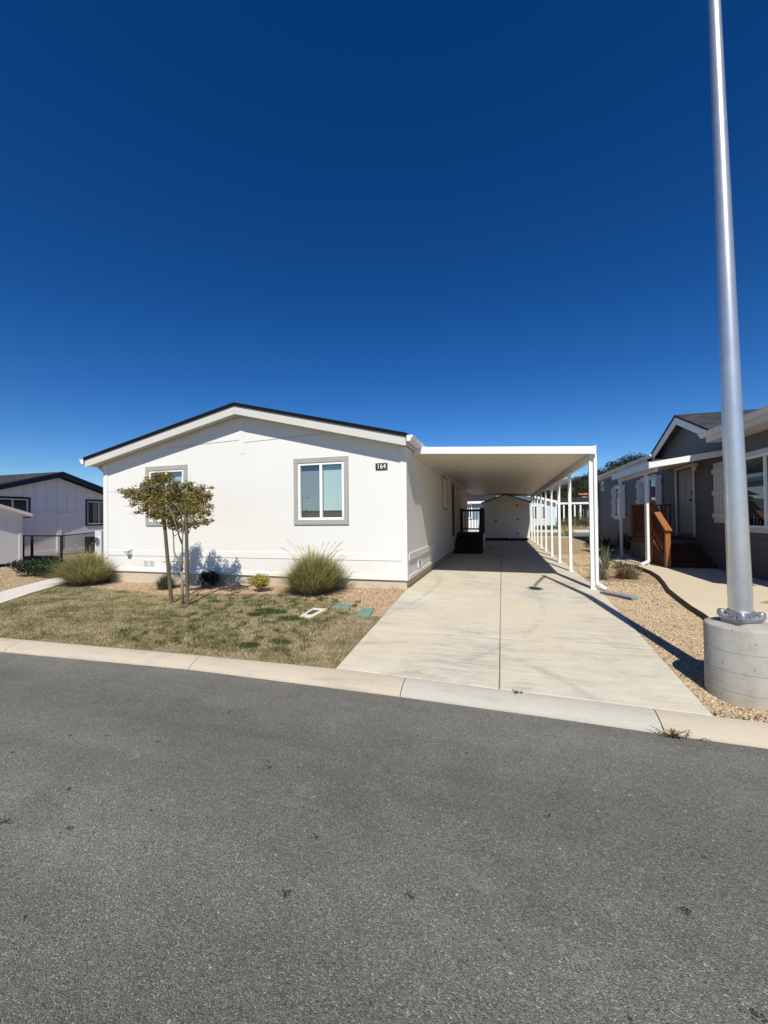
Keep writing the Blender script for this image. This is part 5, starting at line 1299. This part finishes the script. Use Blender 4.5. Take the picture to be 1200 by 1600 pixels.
fc = thing('far_carport', (PY(890, 800, Yd).x, Yd, 0), 'white far carport with thin posts in front of the brown house', 'carport')
za = PY(880, 788, Yd - 2).z
s = MB(); s.box(PY(866, 800, Yd - 2).x, PY(936, 800, Yd - 2).x, Yd - 2, Yd + 2.6, za, za + .25); s.build('roof', M['alum'], fc)
for px_ in (869, 881, 898, 907, 930):
    s = MB(); x_ = PY(px_, 800, Yd - 1.8).x; s.box(x_ - .09, x_ + .09, Yd - 1.9, Yd - 1.72, 0, za - .001); s.build('post', M['alum'], fc)
gs_ = thing('storage_shed', (PY(930, 800, 58).x, 58, 0), 'white shed beside the dark grey house corner, far across the back street', 'shed')
s = MB(); x0_, x1_ = PY(924, 800, 56).x, PY(940, 800, 56).x; s.prism([(x0_, 56, 0), (x1_, 56, 0), (x1_, 56, 2.3), ((x0_ + x1_) / 2, 56, 2.7), (x0_, 56, 2.0)], (0, 3, 0)); s.build('wall', M['white_siding'], gs_)
s = MB()
for e, z in ((x0_ - .15, 1.98), (x1_ + .15, 2.28)): s.prism([((x0_ + x1_) / 2, 55.9, 2.80), (e, 55.9, z + .08), (e, 55.9, z), ((x0_ + x1_) / 2, 55.9, 2.71)], (0, 3.2, 0))
s.build('roof', M['dark_roof'], gs_)
# dark car
cc = PZ(872, 819, .03); ct = thing('parked_car', (cc.x, cc.y, 0), 'dark car parked beside the light blue house', 'car')
cx_, cy_ = cc.x, cc.y
s = MB(); s.prism([(cx_ - .9, cy_, .35), (cx_ - .92, cy_, .75), (cx_ - .88, cy_, 1.05), (cx_ + .88, cy_, 1.05), (cx_ + .92, cy_, .75), (cx_ + .9, cy_, .35)], (0, 4.4, 0)); s.build('body', M['car'], ct, bevel=.06)
s = MB(); s.add([(cx_ - .85, cy_ + .3, 1.05), (cx_ + .85, cy_ + .3, 1.05), (cx_ + .85, cy_ + 3.3, 1.05), (cx_ - .85, cy_ + 3.3, 1.05), (cx_ - .66, cy_ + .6, 1.62), (cx_ + .66, cy_ + .6, 1.62), (cx_ + .66, cy_ + 2.7, 1.62), (cx_ - .66, cy_ + 2.7, 1.62)], ((4, 5, 6, 7), (0, 1, 5, 4), (1, 2, 6, 5), (2, 3, 7, 6), (3, 0, 4, 7))); s.build('cabin', M['car'], ct, bevel=.03)
s = MB(); s.quad((cx_ - .68, cy_ + .335, 1.14), (cx_ + .68, cy_ + .335, 1.14), (cx_ + .58, cy_ + .54, 1.54), (cx_ - .58, cy_ + .54, 1.54)); s.build('rear_window', M['glass_dark'], ct, recalc=False)
for sx_ in (-1, 1):
    for y_ in (.85, 3.5):
        s = MB(); s.tube([(cx_ + sx_ * .72, cy_ + y_, .33), (cx_ + sx_ * .93, cy_ + y_, .33)], .33, 18); s.build('wheel', M['tyre'], ct)
    s = MB(); s.box(cx_ + sx_ * .78 - .1, cx_ + sx_ * .78 + .1, cy_ - .015, cy_ + .02, .72, .95); s.build('tail_light', M['red_roof'], ct)
# shrubs beyond
shrub(888, 838.5, 1.1, .62, 700, .08, M['yellow_leaf'], 'yellow shrub at the kerb of the back street', depth=.9)
for i, (px_, y_, w_, h_) in enumerate(((880, 50, 3.2, 1.3), (892, 48, 3.0, 1.1), (903, 50, 3.4, 1.6), (914, 47, 2.8, 1.0), (925, 52, 3.0, 1.3), (858, 38.9, 1.6, .5), (846, 39.1, 1.4, .45))):
    c = PY(px_, 810, y_); t = thing('shrub', (c.x, y_, 0), ['olive shrub beside the dark car beyond the back street', 'low olive shrub right of the yellow shrub, beyond the back street', 'tallest olive shrub in front of the far carport', 'low shrub seen just left of the first carport post', 'olive shrub in front of the far white shed', 'low shrub at the right foot of the light blue house', 'smallest shrub at the foot of the light blue house'][i], 'shrub', 'shrubs beyond the back street')
    bl = [((c.x + random.uniform(-.35, .35) * w_, y_ + random.uniform(-.4, .4), h_ * random.uniform(.3, .65)), (w_ * .24, .5, h_ * .34)) for k in range(9)]
    leaf_cloud('leaves', bl, 700, .16, M['field_leaf'], t, shell=.1)
    s = MB()
    for b in bl[:5]: s.tube([(c.x, y_, 0), b[0]], [.03, .01], 5)
    s.build('stems', M['bark'], t)
up = PY(871, 780, 95); s = MB(); s.tube([(up.x, 95, -.5), (up.x, 95, PY(871, 754, 95).z)], [.16, .11], 8)
upo = tag(s.build('utility_pole', M['pole_wood']), 'thin utility pole standing before the wooded hill', 'pole')
s = MB(); zt_ = PY(871, 756, 95).z; s.beam((up.x - 1.1, 95, zt_), (up.x + 1.1, 95, zt_), .1, .12); s.build('crossarm', M['pole_wood'], upo)
strip('field', 39.0, 46.5, .03, M['soil'], x0=PY(866, 800, 42).x, x1=60)

# wooded hill and far mountain
def prof_z(tab, px): return lerp(tab, px)
HT = [(700, 800), (830, 778), (868, 768), (890, 760), (905, 752), (935, 742), (960, 726), (985, 716), (1010, 716), (1100, 712), (1300, 715), (1600, 760)]
def hill(name, dist, tab, mat, back, px0, px1, base_py=803):
    mb = MB(); cols = []
    for i in range(61):
        px_ = px0 + (px1 - px0) * i / 60; c = []
        for k in range(9):
            t_ = k / 8; Y = dist + back * t_; sky = lerp(tab, px_)
            f = t_ ** .8; py = base_py + (sky - base_py) * f
            p = PY(px_, py, Y) if k else PY(px_, 803, Y)
            z = p.z if k else -2; z += (noise.noise((px_ * .05, t_ * 3, 2)) * .04 * back * (0 if k in (0, 8) else 1))
            c.append((p.x, Y, z))
        cols.append(c)
    vs = [p for c in cols for p in c]
    mb.add(vs, [(i * 9 + k, (i + 1) * 9 + k, (i + 1) * 9 + k + 1, i * 9 + k + 1) for i in range(60) for k in range(8)])
    o = mb.build(name, mat, origin=(0, 0, 0), recalc=False, smooth=True); o['kind'] = 'structure'; return cols
hc = hill('hill', 130, HT, M['hill'], 110, 700, 1600)
MT = [(200, 800), (600, 790), (760, 775), (830, 764), (868, 752), (885, 748), (905, 745), (925, 744), (960, 750), (1100, 770), (1400, 800)]
hill('mountain', 1500, MT, M['mountain'], 900, 200, 1400)
fl = []
for _ in range(3600):
    i = random.randrange(0, 60); k = random.randrange(0, 8); u_, v_ = random.random(), random.random()
    a, b_, c, d = (Vector(hc[i][k]), Vector(hc[i + 1][k]), Vector(hc[i + 1][k + 1]), Vector(hc[i][k + 1]))
    p = (a * (1 - u_) + b_ * u_) * (1 - v_) + (d * (1 - u_) + c * u_) * v_
    if p.z < 1.0: continue
    s_ = random.uniform(1.3, 2.8); fl.append((p + Vector((0, 0, s_ * .5)), (s_, s_, s_ * random.uniform(.7, 1.1))))
leaf_cloud('forest', fl, 140000, .8, M['forest_leaf'], shell=.3, kind='stuff')
hp = PY(912, 780, 170); hh = thing('hillside_house', (hp.x, 170, PY(912, 782, 170).z), 'orange roofed house half hidden on the wooded hill', 'house')
zb0, ze0 = PY(912, 790, 170).z, PY(912, 774, 170).z; w_ = 1.5
s = MB(); s.box(hp.x - w_, hp.x + w_, 167, 173, zb0 - 2, ze0); s.build('wall', M['tan_wall'], hh)
s = MB(); s.prism([(hp.x - w_ - .6, 166.5, ze0), (hp.x - w_ - .6, 170, ze0 + .9), (hp.x - w_ - .6, 173.5, ze0)], (2 * w_ + 1.2, 0, 0)); s.build('roof', M['red_roof'], hh)

# ------------------------------------------------------------------ light, sky, camera
SD = Vector((.20, -1.0, 1.20)).normalized()   # towards the sun
sun = bpy.data.lights.new('sun', 'SUN'); sun.energy = 5.0; sun.angle = R(.53); sun.color = (1, .945, .84)
so = bpy.data.objects.new('sun', sun); COL.objects.link(so); so.rotation_euler = SD.to_track_quat('Z', 'Y').to_euler(); so.location = SD * 60
w = bpy.data.worlds.new('World'); SC.world = w; w.use_nodes = True; t = w.node_tree; t.nodes.clear()
wo = t.nodes.new('ShaderNodeOutputWorld'); bg = t.nodes.new('ShaderNodeBackground'); sk_ = t.nodes.new('ShaderNodeTexSky')
sk_.sky_type = 'NISHITA'; sk_.sun_disc = False; sk_.sun_elevation = math.asin(SD.z); sk_.sun_rotation = math.atan2(SD.x, SD.y)
sk_.altitude = 400; sk_.air_density = 1.0; sk_.dust_density = 0.; sk_.ozone_density = 6.0
gm = t.nodes.new('ShaderNodeGamma'); gm.inputs[1].default_value = 1.28
hs = t.nodes.new('ShaderNodeHueSaturation'); hs.inputs['Saturation'].default_value = 1.17; hs.inputs['Hue'].default_value = .505
t.links.new(sk_.outputs[0], gm.inputs[0]); t.links.new(gm.outputs[0], hs.inputs['Color'])
bg.inputs[1].default_value = .054
t.links.new(hs.outputs[0], bg.inputs[0]); t.links.new(bg.outputs[0], wo.inputs[0])

cam = bpy.data.cameras.new('camera'); co = bpy.data.objects.new('camera', cam); COL.objects.link(co)
cam.sensor_fit = 'HORIZONTAL'; cam.sensor_width = 36; cam.lens = FPX / 1200 * 36; cam.clip_start = .05; cam.clip_end = 8000
from mathutils import Matrix
mm = Matrix((Rv, Uv, -Fv)).transposed().to_4x4(); mm.translation = CAM; co.matrix_world = mm
SC.camera = co
SC.view_settings.view_transform = 'Standard'; SC.view_settings.look = 'None'; SC.view_settings.exposure = .20; SC.view_settings.gamma = 1
SC.cycles.max_bounces = 8; SC.cycles.transparent_max_bounces = 12
